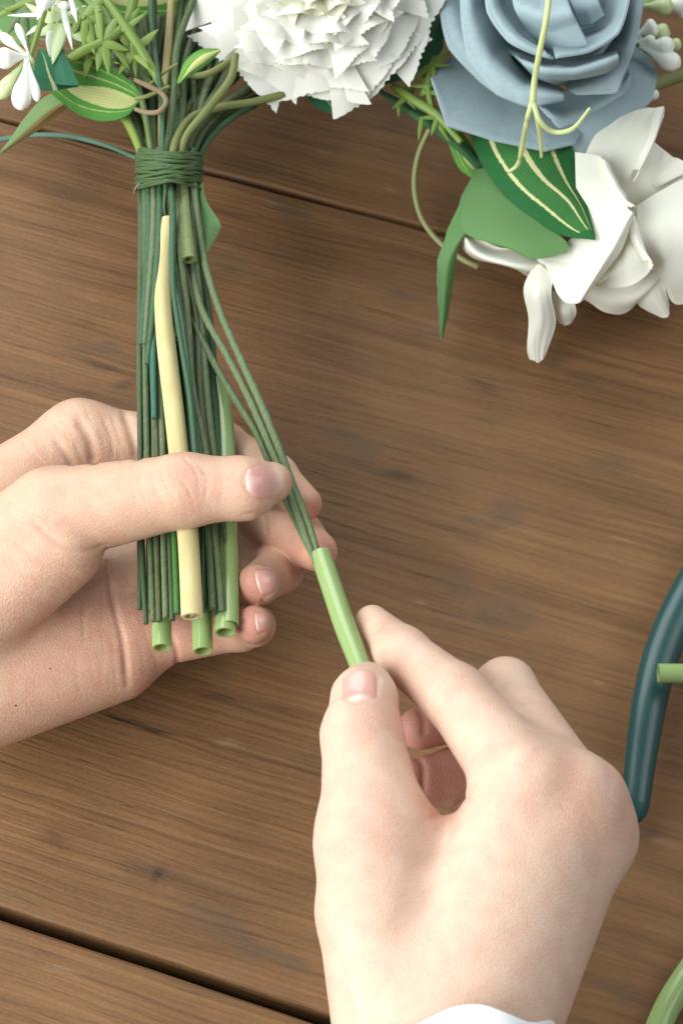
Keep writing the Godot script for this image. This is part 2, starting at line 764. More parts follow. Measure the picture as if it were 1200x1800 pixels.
func flesh() -> Flesh:
	var o := Flesh.new()
	o.finisher = func(v, f, col): return build(v, f, PackedVector2Array(), col)
	return o


func limb(o: Flesh, points: Array, k0: float, k1: float) -> void:    # points: [x, y, h, radius]
	var p := path(points)
	var r := []
	for i in points.size():
		r.append(size_at(p[i], points[i][3]))
	o.bones(p, r, k0, k1)


func ray(x: float, y: float) -> Vector3:
	return (look * Vector3((x - 600.0) / FOCAL, (900.0 - y) / FOCAL, -1.0)).normalized()


func on(o: Flesh, x: float, y: float) -> Vector3:
	return o.hit(eye, ray(x, y), 380.0)


func crease(o: Flesh, points: Array, depth: float, width: float, steps := 0) -> void:
	var list := points.map(func(p): return Vector2(p[0], p[1]))
	var n := steps if steps else points.size() * 3
	var got := []
	for i in n + 1:
		var p: Vector2 = along(list, i / float(n))
		got.append(on(o, p.x, p.y))
	o.groove(got, depth, width)


# many fine lines of the skin inside a patch (four corners), running one way
func lines(o: Flesh, q: Array, way: Vector2, count: int, length: float, depth: float, seed_: int) -> void:
	var r := RandomNumberGenerator.new()
	r.seed = seed_
	for i in count:
		var u := r.randf()
		var v := r.randf()
		var top := Vector2(q[0][0], q[0][1]).lerp(Vector2(q[1][0], q[1][1]), u)
		var low := Vector2(q[3][0], q[3][1]).lerp(Vector2(q[2][0], q[2][1]), u)
		var c := top.lerp(low, v)
		var d := way.normalized().rotated(r.randf_range(-0.18, 0.18)) * length * r.randf_range(0.3, 0.7)
		var side := d.orthogonal() * r.randf_range(-0.16, 0.16)
		crease(o, [[c.x - d.x, c.y - d.y], [c.x + side.x, c.y + side.y], [c.x + d.x, c.y + d.y]], depth * r.randf_range(0.5, 1.2), r.randf_range(0.38, 0.6), 6)


# a nail on the flesh: centre, direction towards its tip, length and width in units
func nail(o: Flesh, x: float, y: float, dx: float, dy: float, length: float, width: float, free := 0.0, lift := 0.35) -> Dictionary:
	var all := o.all_of()
	var c := on(o, x, y)
	var n := o.slope(c, all)
	var d := Vector2(dx, dy).normalized()
	var t := on(o, x + d.x * 6.0, y + d.y * 6.0) - on(o, x - d.x * 6.0, y - d.y * 6.0)
	t = (t - n * t.dot(n)).normalized()
	var s := n.cross(t).normalized()
	var L := size_at(c * 0.001, length) * 1000.0
	var W := size_at(c * 0.001, width) * 1000.0
	return {"c": c, "n": n, "t": t, "s": s, "L": L, "W": W, "free": free, "lift": lift}


func nail_place(o: Flesh, k: Dictionary, u: float, v: float, lift: float) -> Vector3:
	# u from -1 to 1 across, v from -1 (root) to 1 (tip); a rounded root and tip
	var round_: float = 1.0 - 0.30 * pow(absf(u), 2.6)
	var vv: float = v * round_ if v < 0 else v * (1.0 - 0.22 * pow(absf(u), 2.4))
	var uu := u * (0.93 + 0.07 * v)
	var p: Vector3 = k.c + k.t * (vv * k.L * 0.5) + k.s * (uu * k.W * 0.5)
	var all := o.all_of()
	for i in 3:
		var g := o.slope(p, all)
		p -= g * (o.value(p, all) - lift)
	return p


func nail_groove(o: Flesh, k: Dictionary) -> void:
	var ring := []
	for i in 21:
		var a := PI * i / 20.0
		var u := -cos(a) * 1.07
		var v := 0.75 - 1.85 * sin(a)
		ring.append(nail_place(o, k, clampf(u, -1.07, 1.07), maxf(v, -1.08), 0.0))
	k.ring = ring


func nail_mesh(o: Flesh, k: Dictionary, nu := 18, nv := 16) -> ArrayMesh:
	var v := PackedVector3Array()
	var col := PackedColorArray()
	var f := PackedInt32Array()
	for j in nv + 1:
		for i in nu + 1:
			var u := i / float(nu) * 2.0 - 1.0
			var w := j / float(nv) * 2.0 - 1.0
			var e := maxf(pow(absf(u), 7.0), pow(maxf(-w, 0.0), 7.0))
			var tip := pow(maxf(w, 0.0), 14.0)
			v.append(nail_place(o, k, u, w, k.lift * (1.0 - 0.6 * absf(u)) - 0.75 * e - 0.35 * tip) * 0.001)
			var c := Color(0.60, 0.315, 0.265)
			var lune := step_(Vector2(u * 0.8, w + 1.0).length(), 0.5)
			c = c.lerp(Color(0.68, 0.47, 0.40), clampf(lune * 2.0, 0, 1))
			c = c.lerp(Color(0.68, 0.49, 0.36), smoothstep(1.0 - k.free * 1.9, 1.0 - k.free * 0.4, w) if k.free > 0 else 0.0)
			col.append(c)
	var ww := nu + 1
	for j in nv:
		for i in nu:
			var q := j * ww + i
			f.append_array([q, q + ww, q + 1, q + 1, q + ww, q + ww + 1])
	# turn the sheet outwards
	var n: Vector3 = (v[f[2]] - v[f[0]]).cross(v[f[1]] - v[f[0]])
	if n.dot(k.n) < 0:
		for i in range(0, f.size(), 3):
			var t := f[i]
			f[i] = f[i + 1]
			f[i + 1] = t
	return build(v, f, PackedVector2Array(), col, false)


func tone_of(o: Flesh, base: Color, red: Color) -> Callable:
	var n := FastNoiseLite.new()
	n.seed = 5
	n.frequency = 0.12
	n.fractal_octaves = 3
	var spots := o.tint
	return func(p: Vector3) -> Color:
		var s := 0.12 + 0.30 * n.get_noise_3dv(p) + 0.16 * n.get_noise_3dv(p * 5.0)
		for q in spots:
			s += q[2] * exp(-(p - q[0]).length_squared() / (q[1] * q[1]))
		return base.lerp(red, clampf(s, 0.0, 1.0))


func blush(o: Flesh, list: Array) -> void:            # [x, y, radius mm, strength]: blood under the skin of tips and knuckles
	for q in list:
		o.tint.append([on(o, q[0], q[1]), q[2], q[3]])


# ------------------------------------------------------------------ the two hands
func left_hand() -> Flesh:
	var o := flesh()
	limb(o, [[-90, 925, 46, 78], [140, 772, 42, 62]], 10, 10)
	limb(o, [[-90, 1000, 38, 80], [215, 900, 34, 58]], 14, 9)
	limb(o, [[-90, 1080, 36, 85], [240, 1010, 33, 62]], 14, 10)
	limb(o, [[-90, 1170, 38, 85], [250, 1100, 33, 60]], 14, 10)
	limb(o, [[-70, 1240, 40, 96], [205, 1166, 32, 68]], 14, 11)
	limb(o, [[-50, 1085, 56, 90], [108, 968, 66, 72]], 7, 3)
	limb(o, [[-70, 1030, 54, 105], [95, 905, 68, 83], [325, 862, 80, 64], [430, 858, 82, 54], [478, 848, 80, 36]], 9, 1)
	limb(o, [[140, 772, 42, 60], [385, 790, 40, 50], [480, 840, 54, 42], [536, 885, 61, 30]], 9, 0.6)
	limb(o, [[215, 900, 33, 54], [440, 905, 36, 47], [520, 948, 50, 49], [557, 969, 58, 36]], 8, 0.5)
	limb(o, [[240, 1010, 30, 52], [470, 985, 32, 44], [490, 1000, 46, 41], [453, 1028, 60, 38]], 8, 0.5)
	limb(o, [[255, 1120, 34, 56], [425, 1106, 38, 36], [447, 1100, 48, 34], [446, 1097, 58, 33]], 8, 0.5)
	blush(o, [[500, 850, 7, 0.1], [330, 850, 9, 0.25], [550, 890, 7, 0.7], [570, 970, 8, 0.8], [435, 1030, 8, 0.75], [435, 1100, 8, 0.75], [490, 960, 9, 0.5], [260, 1080, 22, 0.30], [120, 1200, 25, 0.25], [350, 1120, 14, 0.35], [150, 960, 14, 0.1]])
	# creases
	crease(o, [[187, 965], [200, 1060], [217, 1130], [224, 1205]], 0.9, 0.9)
	crease(o, [[303, 1118], [312, 1150], [310, 1180]], 0.7, 0.8)
	crease(o, [[150, 1035], [146, 1075], [148, 1120]], 0.5, 0.7)
	crease(o, [[60, 918], [105, 955], [150, 969], [188, 958]], 0.75, 0.9)
	crease(o, [[20, 945], [70, 985], [120, 1000], [165, 998]], 0.4, 0.9)
	crease(o, [[10, 990], [70, 1020], [130, 1027]], 0.25, 0.8)
	crease(o, [[138, 738], [158, 772], [166, 815]], 1.3, 1.4)
	crease(o, [[218, 722], [232, 765], [243, 808]], 1.2, 1.3)
	crease(o, [[98, 772], [118, 800], [128, 818]], 0.7, 1.3)
	crease(o, [[180, 730], [196, 770], [200, 800]], 0.35, 1.0)
	crease(o, [[428, 905], [462, 905], [470, 945]], 0.5, 0.9)
	for q in [[[268, 828], [274, 862], [298, 902]], [[283, 812], [288, 846], [310, 882]], [[298, 806], [303, 836], [324, 848], [340, 882]], [[320, 802], [344, 828], [352, 872]], [[342, 812], [364, 838], [360, 880]], [[308, 822], [318, 840], [335, 835]]]:
		crease(o, q, 0.34, 0.5)
	for q in [[[250, 815], [246, 850], [262, 890]], [[380, 806], [392, 850], [384, 890]]]:
		crease(o, q, 0.15, 0.5)
	lines(o, [[10, 850], [235, 826], [185, 955], [10, 1000]], Vector2(1, 0.32), 26, 70, 0.16, 3)
	lines(o, [[0, 985], [160, 990], [110, 1070], [0, 1115]], Vector2(1, 0.12), 20, 80, 0.15, 4)
	lines(o, [[225, 822], [400, 812], [400, 900], [230, 912]], Vector2(0.12, 1), 18, 34, 0.12, 5)
	lines(o, [[40, 775], [140, 728], [150, 800], [60, 815]], Vector2(0.6, 1), 24, 30, 0.2, 6)
	lines(o, [[100, 1060], [235, 1000], [300, 1165], [100, 1240]], Vector2(0.12, 1), 18, 90, 0.11, 7)
	lines(o, [[150, 732], [240, 728], [240, 800], [160, 808]], Vector2(0.25, 1), 12, 40, 0.2, 8)
	o.set_meta("nails", [
		nail(o, 467, 846, 1, -0.02, 92, 82, 0.45, 0.4),
		nail(o, 471, 1020, -1, 0.2, 48, 72, 0.14, 0.3),
		nail(o, 463, 1093, -1, 0.1, 32, 48, 0.14, 0.25)])
	for k in o.get_meta("nails"):
		nail_groove(o, k)
	for k in o.get_meta("nails"):
		o.groove(k.ring, 0.5, 0.55)
	return o


func right_hand() -> Flesh:
	var o := flesh()
	limb(o, [[700, 1840, 76, 112], [665, 1600, 84, 108], [660, 1470, 86, 98]], 12, 9)
	limb(o, [[735, 1850, 80, 98], [918, 1385, 96, 82]], 10, 7)
	limb(o, [[785, 1860, 82, 98], [988, 1408, 96, 76]], 12, 6)
	limb(o, [[842, 1860, 78, 92], [1034, 1436, 91, 62]], 12, 6)
	limb(o, [[866, 1860, 72, 86], [1056, 1478, 85, 52]], 12, 6)
	limb(o, [[690, 1515, 82, 42], [880, 1462, 86, 42]], 9, 9)
	limb(o, [[660, 1470, 86, 98], [636, 1292, 87, 70], [641, 1225, 85, 56], [645, 1203, 83, 39]], 8, 1)
	limb(o, [[925, 1380, 96, 82], [800, 1225, 88, 57], [706, 1150, 75, 48], [654, 1094, 68, 31]], 8, 0.6)
	limb(o, [[1000, 1410, 94, 80], [888, 1210, 68, 52], [808, 1258, 58, 44], [738, 1280, 58, 38]], 8, 0.5)
	limb(o, [[1036, 1440, 90, 62], [935, 1345, 58, 50], [808, 1364, 50, 50], [714, 1378, 52, 42]], 8, 0.5)
	limb(o, [[1050, 1480, 85, 52], [985, 1450, 52, 44], [915, 1445, 38, 38], [880, 1440, 36, 34]], 8, 0.5)
	limb(o, [[1030, 1378, 100, 32], [1044, 1386, 98, 32]], 8, 8)
	limb(o, [[926, 1352, 106, 34], [940, 1362, 106, 34]], 8, 8)
	blush(o, [[640, 1270, 9, 0.3], [655, 1470, 12, 0.35], [800, 1200, 9, 0.2], [1000, 1400, 14, 0.35], [1095, 1460, 9, 0.35], [670, 1110, 7, 0.4], [700, 1190, 6, 0.4], [760, 1360, 18, 1.0], [735, 1270, 12, 1.0], [760, 1430, 6, 0.8], [690, 1250, 6, 0.35]])
	crease(o, [[772, 1200], [758, 1225], [757, 1250]], 0.4, 0.8)
	crease(o, [[790, 1190], [768, 1225], [770, 1262]], 0.2, 0.8)
	crease(o, [[822, 1342], [840, 1318], [862, 1303]], 0.5, 0.9)
	crease(o, [[678, 1112], [668, 1135], [668, 1160]], 0.25, 0.7)
	for q in [[[596, 1288], [640, 1280], [684, 1286]], [[600, 1266], [640, 1257], [672, 1264]], [[605, 1276], [640, 1270], [662, 1274]]]:
		crease(o, q, 0.22, 0.6)
	crease(o, [[748, 1442], [790, 1424], [828, 1398]], 0.4, 0.9)
	crease(o, [[725, 1325], [742, 1345], [744, 1392]], 0.9, 0.9)
	crease(o, [[735, 1245], [744, 1265], [744, 1292]], 0.9, 0.9)
	lines(o, [[870, 1310], [1040, 1375], [1060, 1470], [910, 1450]], Vector2(0.5, 0.5), 14, 24, 0.1, 13)
	lines(o, [[760, 1180], [840, 1190], [850, 1280], [770, 1290]], Vector2(-0.35, 1), 10, 36, 0.12, 15)
	lines(o, [[650, 1090], [720, 1110], [700, 1180], [650, 1150]], Vector2(-0.5, 1), 7, 30, 0.1, 16)
	lines(o, [[590, 1440], [720, 1440], [720, 1560], [590, 1560]], Vector2(1, -0.1), 10, 50, 0.09, 17)
	lines(o, [[590, 1250], [690, 1250], [700, 1340], [575, 1340]], Vector2(1, 0.1), 12, 40, 0.1, 14)
	o.set_meta("nails", [nail(o, 630, 1204, -0.12, -1, 84, 86, 0.2, 0.4)])
	for k in o.get_meta("nails"):
		nail_groove(o, k)
	for k in o.get_meta("nails"):
		o.groove(k.ring, 0.45, 0.55)
	return o


func finish_left(o: Flesh) -> void:
	var t := thing("hand", at(60, 1050, 0), "bare left hand with its thumb laid across the green stems", "hand")
	put("skin", o.surface(tone_of(o, Color(0.60, 0.395, 0.275), Color(0.52, 0.225, 0.16))), M.skin, t)
	for k in o.get_meta("nails"):
		put("fingernail", nail_mesh(o, k), M.nail, t)
	mole(o, t, 28, 1240, 0.35)
	mole(o, t, 88, 1175, 0.25)


func finish_right(o: Flesh) -> void:
	var t := thing("hand", at(800, 1600, 0), "bare right hand pinching the light green plastic tube", "hand")
	put("skin", o.surface(tone_of(o, Color(0.62, 0.445, 0.335), Color(0.54, 0.27, 0.20))), M.skin, t)
	for k in o.get_meta("nails"):
		put("fingernail", nail_mesh(o, k), M.nail, t)
	# the end of a sleeve round the wrist
	var ring := []
	for j in 5:
		var row := []
		for i in 25:
			var a := TAU * i / 24.0
			var wave := 1.0 + 0.02 * sin(a * 7.0 + j) + 0.015 * sin(a * 3.0)
			var c := at(785 - 6 * j, 1822 + 34 * j, 78)
			var across := at(965, 1822 + 34 * j, 78) - at(785, 1822 + 34 * j, 78)
			var p := c + across * cos(a) * wave * (1.02 + 0.02 * j) + Vector3(0, 0.029, -0.0) * sin(a) * wave * (1.0 + 0.03 * j)
			p += Vector3(0, 0, 0.009) * (0.5 - 0.5 * cos(a - 0.5)) + Vector3(0, 0, -0.002) * sin(a * 5.0 + 0.6) * (1.0 if j == 0 else 0.3)
			row.append(p)
		ring.append(row)
	put("sleeve_cuff", sheet_of(ring, 72, 12, 1.6), M.cuff, t)


func mole(o: Flesh, t: Node3D, x: float, y: float, r: float) -> void:
	var s := SphereMesh.new()
	s.radius = r * 0.001
	s.height = r * 0.0012
	s.radial_segments = 10
	s.rings = 6
	var m := put("mole", s, M.mole, t)
	m.position += on(o, x, y) * 0.001


# ------------------------------------------------------------------ the table
func table() -> void:
	var t := thing("table_top", Vector3.ZERO, "brown stained wooden table top of wide planks with dark gaps", "table")
	t.set_meta("kind", "structure")
	var p0 := at(0, 1603, 0)
	var p1 := at(580, 1795, 0)
	var d := (p1 - p0).normalized()
	var across := Vector3(d.z, 0, -d.x)                # away from the viewer
	if across.z > 0:
		across = -across
	var q := at(568, 354, 0)
	var wide := (q - p0).dot(across)
	var edges := [[-0.30, 0.0], [0.0, wide], [wide, wide + 0.27], [wide + 0.27, wide + 0.52]]
	var gaps := [0.004, 0.004, 0.0024, 0.003, 0.003]
	var under := mat(Color(0.09, 0.055, 0.03), 0.8)
	put("underframe", slab(p0 - across * 0.30 - d * 0.75 + Vector3(0, -0.045, 0), d * 1.3, across * 0.85, 0.014), under, t)
	var im := 0
	for e in edges:
		var w0: float = e[0] + gaps[im] * 0.5
		var w1: float = e[1] - gaps[im + 1] * 0.5
		var m := mat(Color(1, 1, 1), 0.58, 0.34)
		m.albedo_color = Color.WHITE
		var marks := []
		for k in ([[180, 1252, 240, 1272, 0.0008, 0.8], [236, 1270, 300, 1292, 0.0010, 0.8], [200, 1508, 330, 1548, 0.004, 0.45], [270, 1528, 290, 1534, 0.003, 0.35], [300, 1545, 480, 1600, 0.003, 0.35], [350, 1215, 420, 1238, 0.0016, 0.45], [60, 1470, 130, 1490, 0.003, 0.4], [660, 828, 740, 852, 0.0022, 0.6], [820, 668, 880, 690, 0.002, 0.4], [150, 632, 210, 650, 0.002, 0.4], [200, 672, 240, 684, 0.003, 0.5]] if im == 1 else []):
			var pa := at(k[0], k[1], 0) - p0
			var pb := at(k[2], k[3], 0) - p0
			var c := (pa + pb) * 0.5
			marks.append([fposmod(c.dot(d) + 0.75, 0.55), c.dot(across) - w0, maxf((pb - pa).dot(d) * 0.5, 0.002), k[4], k[5], 1.0])
		var pair := wood(im, w1 - w0, marks)
		m.albedo_texture = pair[0]
		m.heightmap_enabled = true
		m.heightmap_texture = pair[1]
		m.heightmap_scale = 0.08
		m.texture_repeat = true
		put("plank", plank(p0 + across * w0, d, across, w1 - w0, 0.75, 0.55, im), m, t)
		im += 1


func slab(o: Vector3, a: Vector3, b: Vector3, h: float) -> ArrayMesh:
	var v := PackedVector3Array()
	var f := PackedInt32Array()
	var u := Vector3(0, h, 0)
	for q in [[o, a, b], [o + u, a, b], [o, a, u], [o + b, a, u], [o, b, u], [o + a, b, u]]:
		var k := v.size()
		v.append_array([q[0], q[0] + q[1], q[0] + q[1] + q[2], q[0] + q[2]])
		f.append_array([k, k + 1, k + 2, k, k + 2, k + 3])
	return build(v, f, PackedVector2Array(), PackedColorArray(), false)


func plank(o: Vector3, d: Vector3, across: Vector3, w: float, back: float, ahead: float, seed_: int) -> ArrayMesh:
	var prof := []                                       # rounded top edges; (across, height, distance round the section)
	var r := 0.0014
	prof.append(Vector2(0, -0.03))
	for i in 5:
		var a := PI * 0.5 * i / 4.0
		prof.append(Vector2(r - r * cos(a), -r + r * sin(a)))
	for i in range(1, 12):
		prof.append(Vector2(r + (w - 2 * r) * i / 12.0, 0))
	for i in 5:
		var a := PI * 0.5 * (1.0 - i / 4.0)
		prof.append(Vector2(w - r + r * cos(a), -r + r * sin(a)))
	prof.append(Vector2(w, -0.03))
	var n := FastNoiseLite.new()
	n.seed = 90 + seed_
	n.frequency = 9.0
	var v := PackedVector3Array()
	var uv := PackedVector2Array()
	var f := PackedInt32Array()
	var segs := 60
	for s in segs + 1:
		var x := -back + (back + ahead) * s / float(segs)
		for p in prof:
			var wob := 0.0006 * n.get_noise_2d(x * 3.0, p.x * 0.5) * (1.0 if p.x < w * 0.5 else -1.0) if (p.x < r * 1.01 or p.x > w - r * 1.01) else 0.0
			v.append(o + d * x + across * (p.x + wob) + Vector3(0, p.y, 0))
			uv.append(Vector2((x + back) / 0.55, p.x / w + (p.y / w if p.x < w * 0.5 else -p.y / w) * 0.5))
	var k := prof.size()
	for s in segs:
		for i in k - 1:
			var q := s * k + i
			f.append_array([q, q + 1, q + k, q + 1, q + k + 1, q + k])
	var m := build(v, f, uv, PackedColorArray(), false)
	var nn: PackedVector3Array = m.surface_get_arrays(0)[Mesh.ARRAY_NORMAL]
	if nn[k * 3 + 9].y < 0:
		for i in range(0, f.size(), 3):
			var t := f[i]
			f[i] = f[i + 1]
			f[i + 1] = t
		m = build(v, f, uv, PackedColorArray(), false)
	return m


func wood(seed_: int, w: float, marks: Array) -> Array:
	var W := 1024
	var H := 1024
	var n := FastNoiseLite.new()
	n.seed = 300 + seed_
	n.frequency = 1.0
	n.fractal_octaves = 3
	var g := FastNoiseLite.new()
	g.seed = 500 + seed_
	g.frequency = 1.0
	g.fractal_octaves = 1
	var px := PackedByteArray()
	px.resize(W * H * 3)
	var bump := PackedByteArray()
	bump.resize(W * H)
	var r := RandomNumberGenerator.new()
	r.seed = 900 + seed_
	var c_lo := Color(0.078, 0.039, 0.0175)
	var c_hi := Color(0.236, 0.123, 0.051)
	var c_grey := Color(0.085, 0.062, 0.040)
	# marks in pixels of this texture: pores, scuffs, and the given stains and cracks; [u, v, half length, half width, depth, darkness]
	var shade := PackedFloat32Array()
	shade.resize(W * H)
	var all := marks.duplicate()
	for i in 2200:
		all.append([r.randf() * 0.55, r.randf() * w, r.randf_range(0.002, 0.009), 0.00026, 0.26, 1.0])
	for i in 44:
		all.append([r.randf() * 0.55, r.randf() * w, r.randf_range(0.0008, 0.006), r.randf_range(0.0004, 0.0016), -0.18, 0.0])
	for m in all:
		var cx: float = m[0] / 0.55 * W
		var cy: float = m[1] / w * H
		var lx: float = maxf(m[2] / 0.55 * W, 0.8)
		var ly: float = maxf(m[3] / w * H, 0.7)
		var ph := r.randf() * 9.0
		for y in range(int(cy - ly * 3), int(cy + ly * 3) + 1):
			if y < 0 or y >= H:
				continue
			for x in range(int(cx - lx * 2), int(cx + lx * 2) + 1):
				var dx := (x - cx) / lx
				var dy := (y - cy) / ly + 0.4 * sin(dx * 2.0 + ph)
				var k: float = m[4] * exp(-dx * dx * 1.2 - dy * dy)
				shade[y * W + posmod(x, W)] += k * (0.75 + 0.5 * r.randf())
	for y in H:
		var v := y / float(H) * w
		for x in W:
			var ang := TAU * x / W                      # the texture closes on itself along the plank
			var cu := cos(ang) * 0.0875
			var su := sin(ang) * 0.0875
			var wob := 0.0035 * n.get_noise_3d(cu * 4.0, su * 4.0, v * 9.0) + 0.0006 * n.get_noise_3d(cu * 26.0, su * 26.0, v * 40.0)
			var vv := v + wob
			var band := n.get_noise_3d(cu * 3.2, su * 3.2, vv * 95.0)
			var fine := g.get_noise_3d(cu * 6.0, su * 6.0, vv * 480.0)
			var hair := g.get_noise_3d(cu * 16.0, su * 16.0, vv * 1250.0 + 50.0)
			var big := n.get_noise_3d(cu * 14.0 + 9.0, su * 14.0, v * 14.0)
			var stain := n.get_noise_3d(cu * 20.0 + 30.0, su * 20.0, v * 45.0)
			var speck := g.get_noise_3d(cu * 500.0, su * 500.0, v * 700.0)
			var line := pow(1.0 - absf(g.get_noise_3d(cu * 8.0 + 5.0, su * 8.0, vv * 160.0 + 90.0)), 14.0)
			var s := 0.55 + 0.22 * band + 0.13 * fine + 0.13 * hair + 0.28 * big - 0.12 * line + 0.08 * speck
			var c := c_lo.lerp(c_hi, clampf(s, 0, 1))
			var at_ := y * W + x
			var sh := shade[at_]
			c = c.lerp(c_grey, clampf((stain - 0.30) * 1.6, 0.0, 0.5))
			c = c.lerp(Color(0.030, 0.020, 0.014), clampf(sh, 0.0, 0.9)) if sh > 0 else c.lerp(Color(0.42, 0.31, 0.20), clampf(-sh, 0.0, 0.4))
			var i3 := at_ * 3
			c = c.linear_to_srgb()
			px[i3] = int(clampf(c.r * 255.0 + r.randf() * 6.0 - 3.0, 0, 255))
			px[i3 + 1] = int(clampf(c.g * 255.0 + r.randf() * 6.0 - 3.0, 0, 255))
			px[i3 + 2] = int(clampf(c.b * 255.0 + r.randf() * 6.0 - 3.0, 0, 255))
			bump[at_] = int(clampf(140.0 + 80.0 * band + 26.0 * fine + 16.0 * hair - 30.0 * line - 120.0 * maxf(sh, 0.0), 0, 255))
	return [ImageTexture.create_from_image(Image.create_from_data(W, H, false, Image.FORMAT_RGB8, px)), ImageTexture.create_from_image(Image.create_from_data(W, H, false, Image.FORMAT_L8, bump))]


# ------------------------------------------------------------------ the stems
func bulge(x: float, y: float, layer: float) -> float:   # height of a stem in the bunch: layer 1 is the near side, -1 the far side
	layer = lerpf(minf(layer, 0.8), layer, smoothstep(325.0, 390.0, y))
	var mid := 300.0 + (y - 290.0) * 0.045
	var half := 58.0 + maxf(y - 320.0, 0.0) * 0.045
	return 57.0 + layer * 11.0 * sqrt(maxf(0.06, 1.0 - pow((x - mid) / half, 2.0)))


func stem(t: Node3D, called: String, m: Material, pts: Array, layer: float, radii: Array, hollow := 0.0, squash := 1.0, sides := 10) -> void:
	var p := []
	for q in pts:
		p.append(at(q[0], q[1], q[2] if q.size() > 2 else bulge(q[0], q[1], layer)))
	var rings := clampi(pts.size() * 8, 12, 60)
	if called == "pulled_wire":
		radii = radii.map(func(x): return x * 0.8)
	if called == "stem":
		radii = radii.map(func(x): return x * 0.76)
	put(called, tube(p, radii, sides, rings, hollow, squash), m, t)


func bunch_of_stems() -> void:
	var t := thing("stem_bundle", at(300, 700, 0), "bunch of green paper-wrapped wire stems tied below the flowers", "stems")
	# behind, in the middle of the bunch
	var r := RandomNumberGenerator.new()
	r.seed = 4
	for i in 30:
		var x0 := 250.0 + r.randf() * 98.0
		var x1 := 252.0 + (x0 - 250.0) * 1.45 + r.randf_range(-8, 8)
		var lay := r.randf_range(-0.8, 0.35)
		stem(t, "stem", M["wire%d" % (r.randi() % 5)], [[x0, 262], [x0 + r.randf_range(-3, 3), 420], [lerpf(x0, x1, 0.5) + r.randf_range(-5, 5), 640], [x1, 850], [x1 + r.randf_range(-3, 3), 1030 + r.randf() * 50]], lay, [6.5, 6.5, 6.5, 6.8, 6.8])
	for i in 13:
		var x0 := 252.0 + i * 7.4 + r.randf_range(-3, 3)
		var x1 := 254.0 + (x0 - 250.0) * 1.42 + r.randf_range(-6, 6)
		stem(t, "stem", M["wire%d" % (r.randi() % 5)], [[x0, 262], [x0 + r.randf_range(-4, 4), 420], [lerpf(x0, x1, 0.45) + r.randf_range(-6, 6), 600], [lerpf(x0, x1, 0.75) + r.randf_range(-5, 5), 720], [x1, 850], [x1 + r.randf_range(-3, 3), 1040 + r.randf() * 50]], r.randf_range(0.45, 0.85), [7, 7, 7, 7.2, 7.2, 7.4])
	stem(t, "stem", M.wire1, [[246, 262], [248, 420], [246, 600], [247, 800], [249, 940], [257, 1096]], 0.5, [7, 7, 7.5, 7, 7, 6.5])
	stem(t, "stem", M.wire0, [[254, 262], [257, 420], [256, 600], [259, 800], [264, 940], [270, 1092]], 0.85, [7, 7, 7.5, 7.5, 7.5, 7.5])
	stem(t, "stem", M.wire4, [[266, 262], [270, 420], [272, 640], [276, 800], [276, 940], [280, 1092]], 0.9, [7, 7, 7, 7.5, 7.5, 7.5])
	stem(t, "stem", M.wire2, [[280, 262], [283, 420], [282, 640], [287, 800], [288, 940], [292, 1086]], 0.95, [7, 7, 7, 8, 8, 8])
	stem(t, "stem", M.wire3, [[262, 300], [262, 430], [254, 540], [249, 606]], 1.25, [9, 10, 9, 7])
	stem(t, "stem", M.wire2, [[272, 300], [270, 420], [261, 530], [255, 604]], 1.35, [8, 9, 8, 6])
	stem(t, "stem", M.wire3, [[283, 300], [279, 430], [268, 560], [259, 640]], 1.55, [8, 9, 8, 7])
	stem(t, "stem", M.wire7, [[284, 320], [272, 520], [270, 640], [272, 735]], 1.3, [7, 7, 8.5, 7.5])
	stem(t, "stem", M.wire5, [[300, 860], [307, 940], [312, 1078]], 1.1, [8, 8, 8])
	stem(t, "stem", M.wire1, [[292, 860], [298, 940], [303, 1090]], 0.9, [7, 7, 7])
	stem(t, "stem", M.wire0, [[303, 290], [300, 400], [318, 540], [334, 660], [352, 800], [366, 930], [374, 1070]], 1.1, [8, 8, 8, 8, 8.5, 8, 8])
	stem(t, "stem", M.wire2, [[312, 290], [316, 420], [330, 560], [338, 680], [362, 800], [378, 940], [390, 1074]], 1.15, [8, 8, 9, 9, 9, 8, 8])
	stem(t, "stem", M.wire0, [[334, 290], [344, 440], [356, 570], [364, 690], [376, 800], [396, 940], [410, 1062]], 1.1, [8, 8, 9, 9, 9, 8, 7.5])
	stem(t, "stem", M.wire1, [[342, 290], [346, 420], [368, 560], [380, 700], [386, 800]], 0.8, [8, 9, 9, 8, 8])
	stem(t, "stem", M.wire4, [[322, 460], [346, 560], [352, 690], [366, 810]], 1.0, [8, 9, 8, 8])
	stem(t, "stem", M.wire3, [[300, 420], [303, 480], [320, 560], [336, 690], [350, 830]], 1.35, [6, 6, 5, 5, 5])
	stem(t, "stem", M.wire3, [[298, 300], [304, 380], [303, 450], [306, 520], [318, 600], [334, 700], [346, 830]], 1.75, [7, 8, 8, 6, 6, 6, 6])
	stem(t, "yellow_tube", M.stalk, [[320, 440], [317, 520], [318, 594]], 0.9, [10, 11, 11], 0.25)
	stem(t, "cream_stem", M.straw, [[296, 384], [290, 440], [286, 500], [288, 560], [295, 630], [306, 720], [320, 850], [331, 950], [338, 1084]], 1.42, [11, 12.5, 14, 15.5, 17, 17.5, 18, 18.5, 19.5], 0.34, 0.72, 18)
	put("wire_core", tube(path([[335, 1056, 72.5], [339, 1084, 73.5]]), [5, 5], 10, 6), M.metal, t)
	stem(t, "cut_stalk", M.mottled, [[322, 290], [324, 350], [328, 410], [333, 457]], 1.45, [8, 9, 11.5, 13.5], 0.35, 0.9, 14)
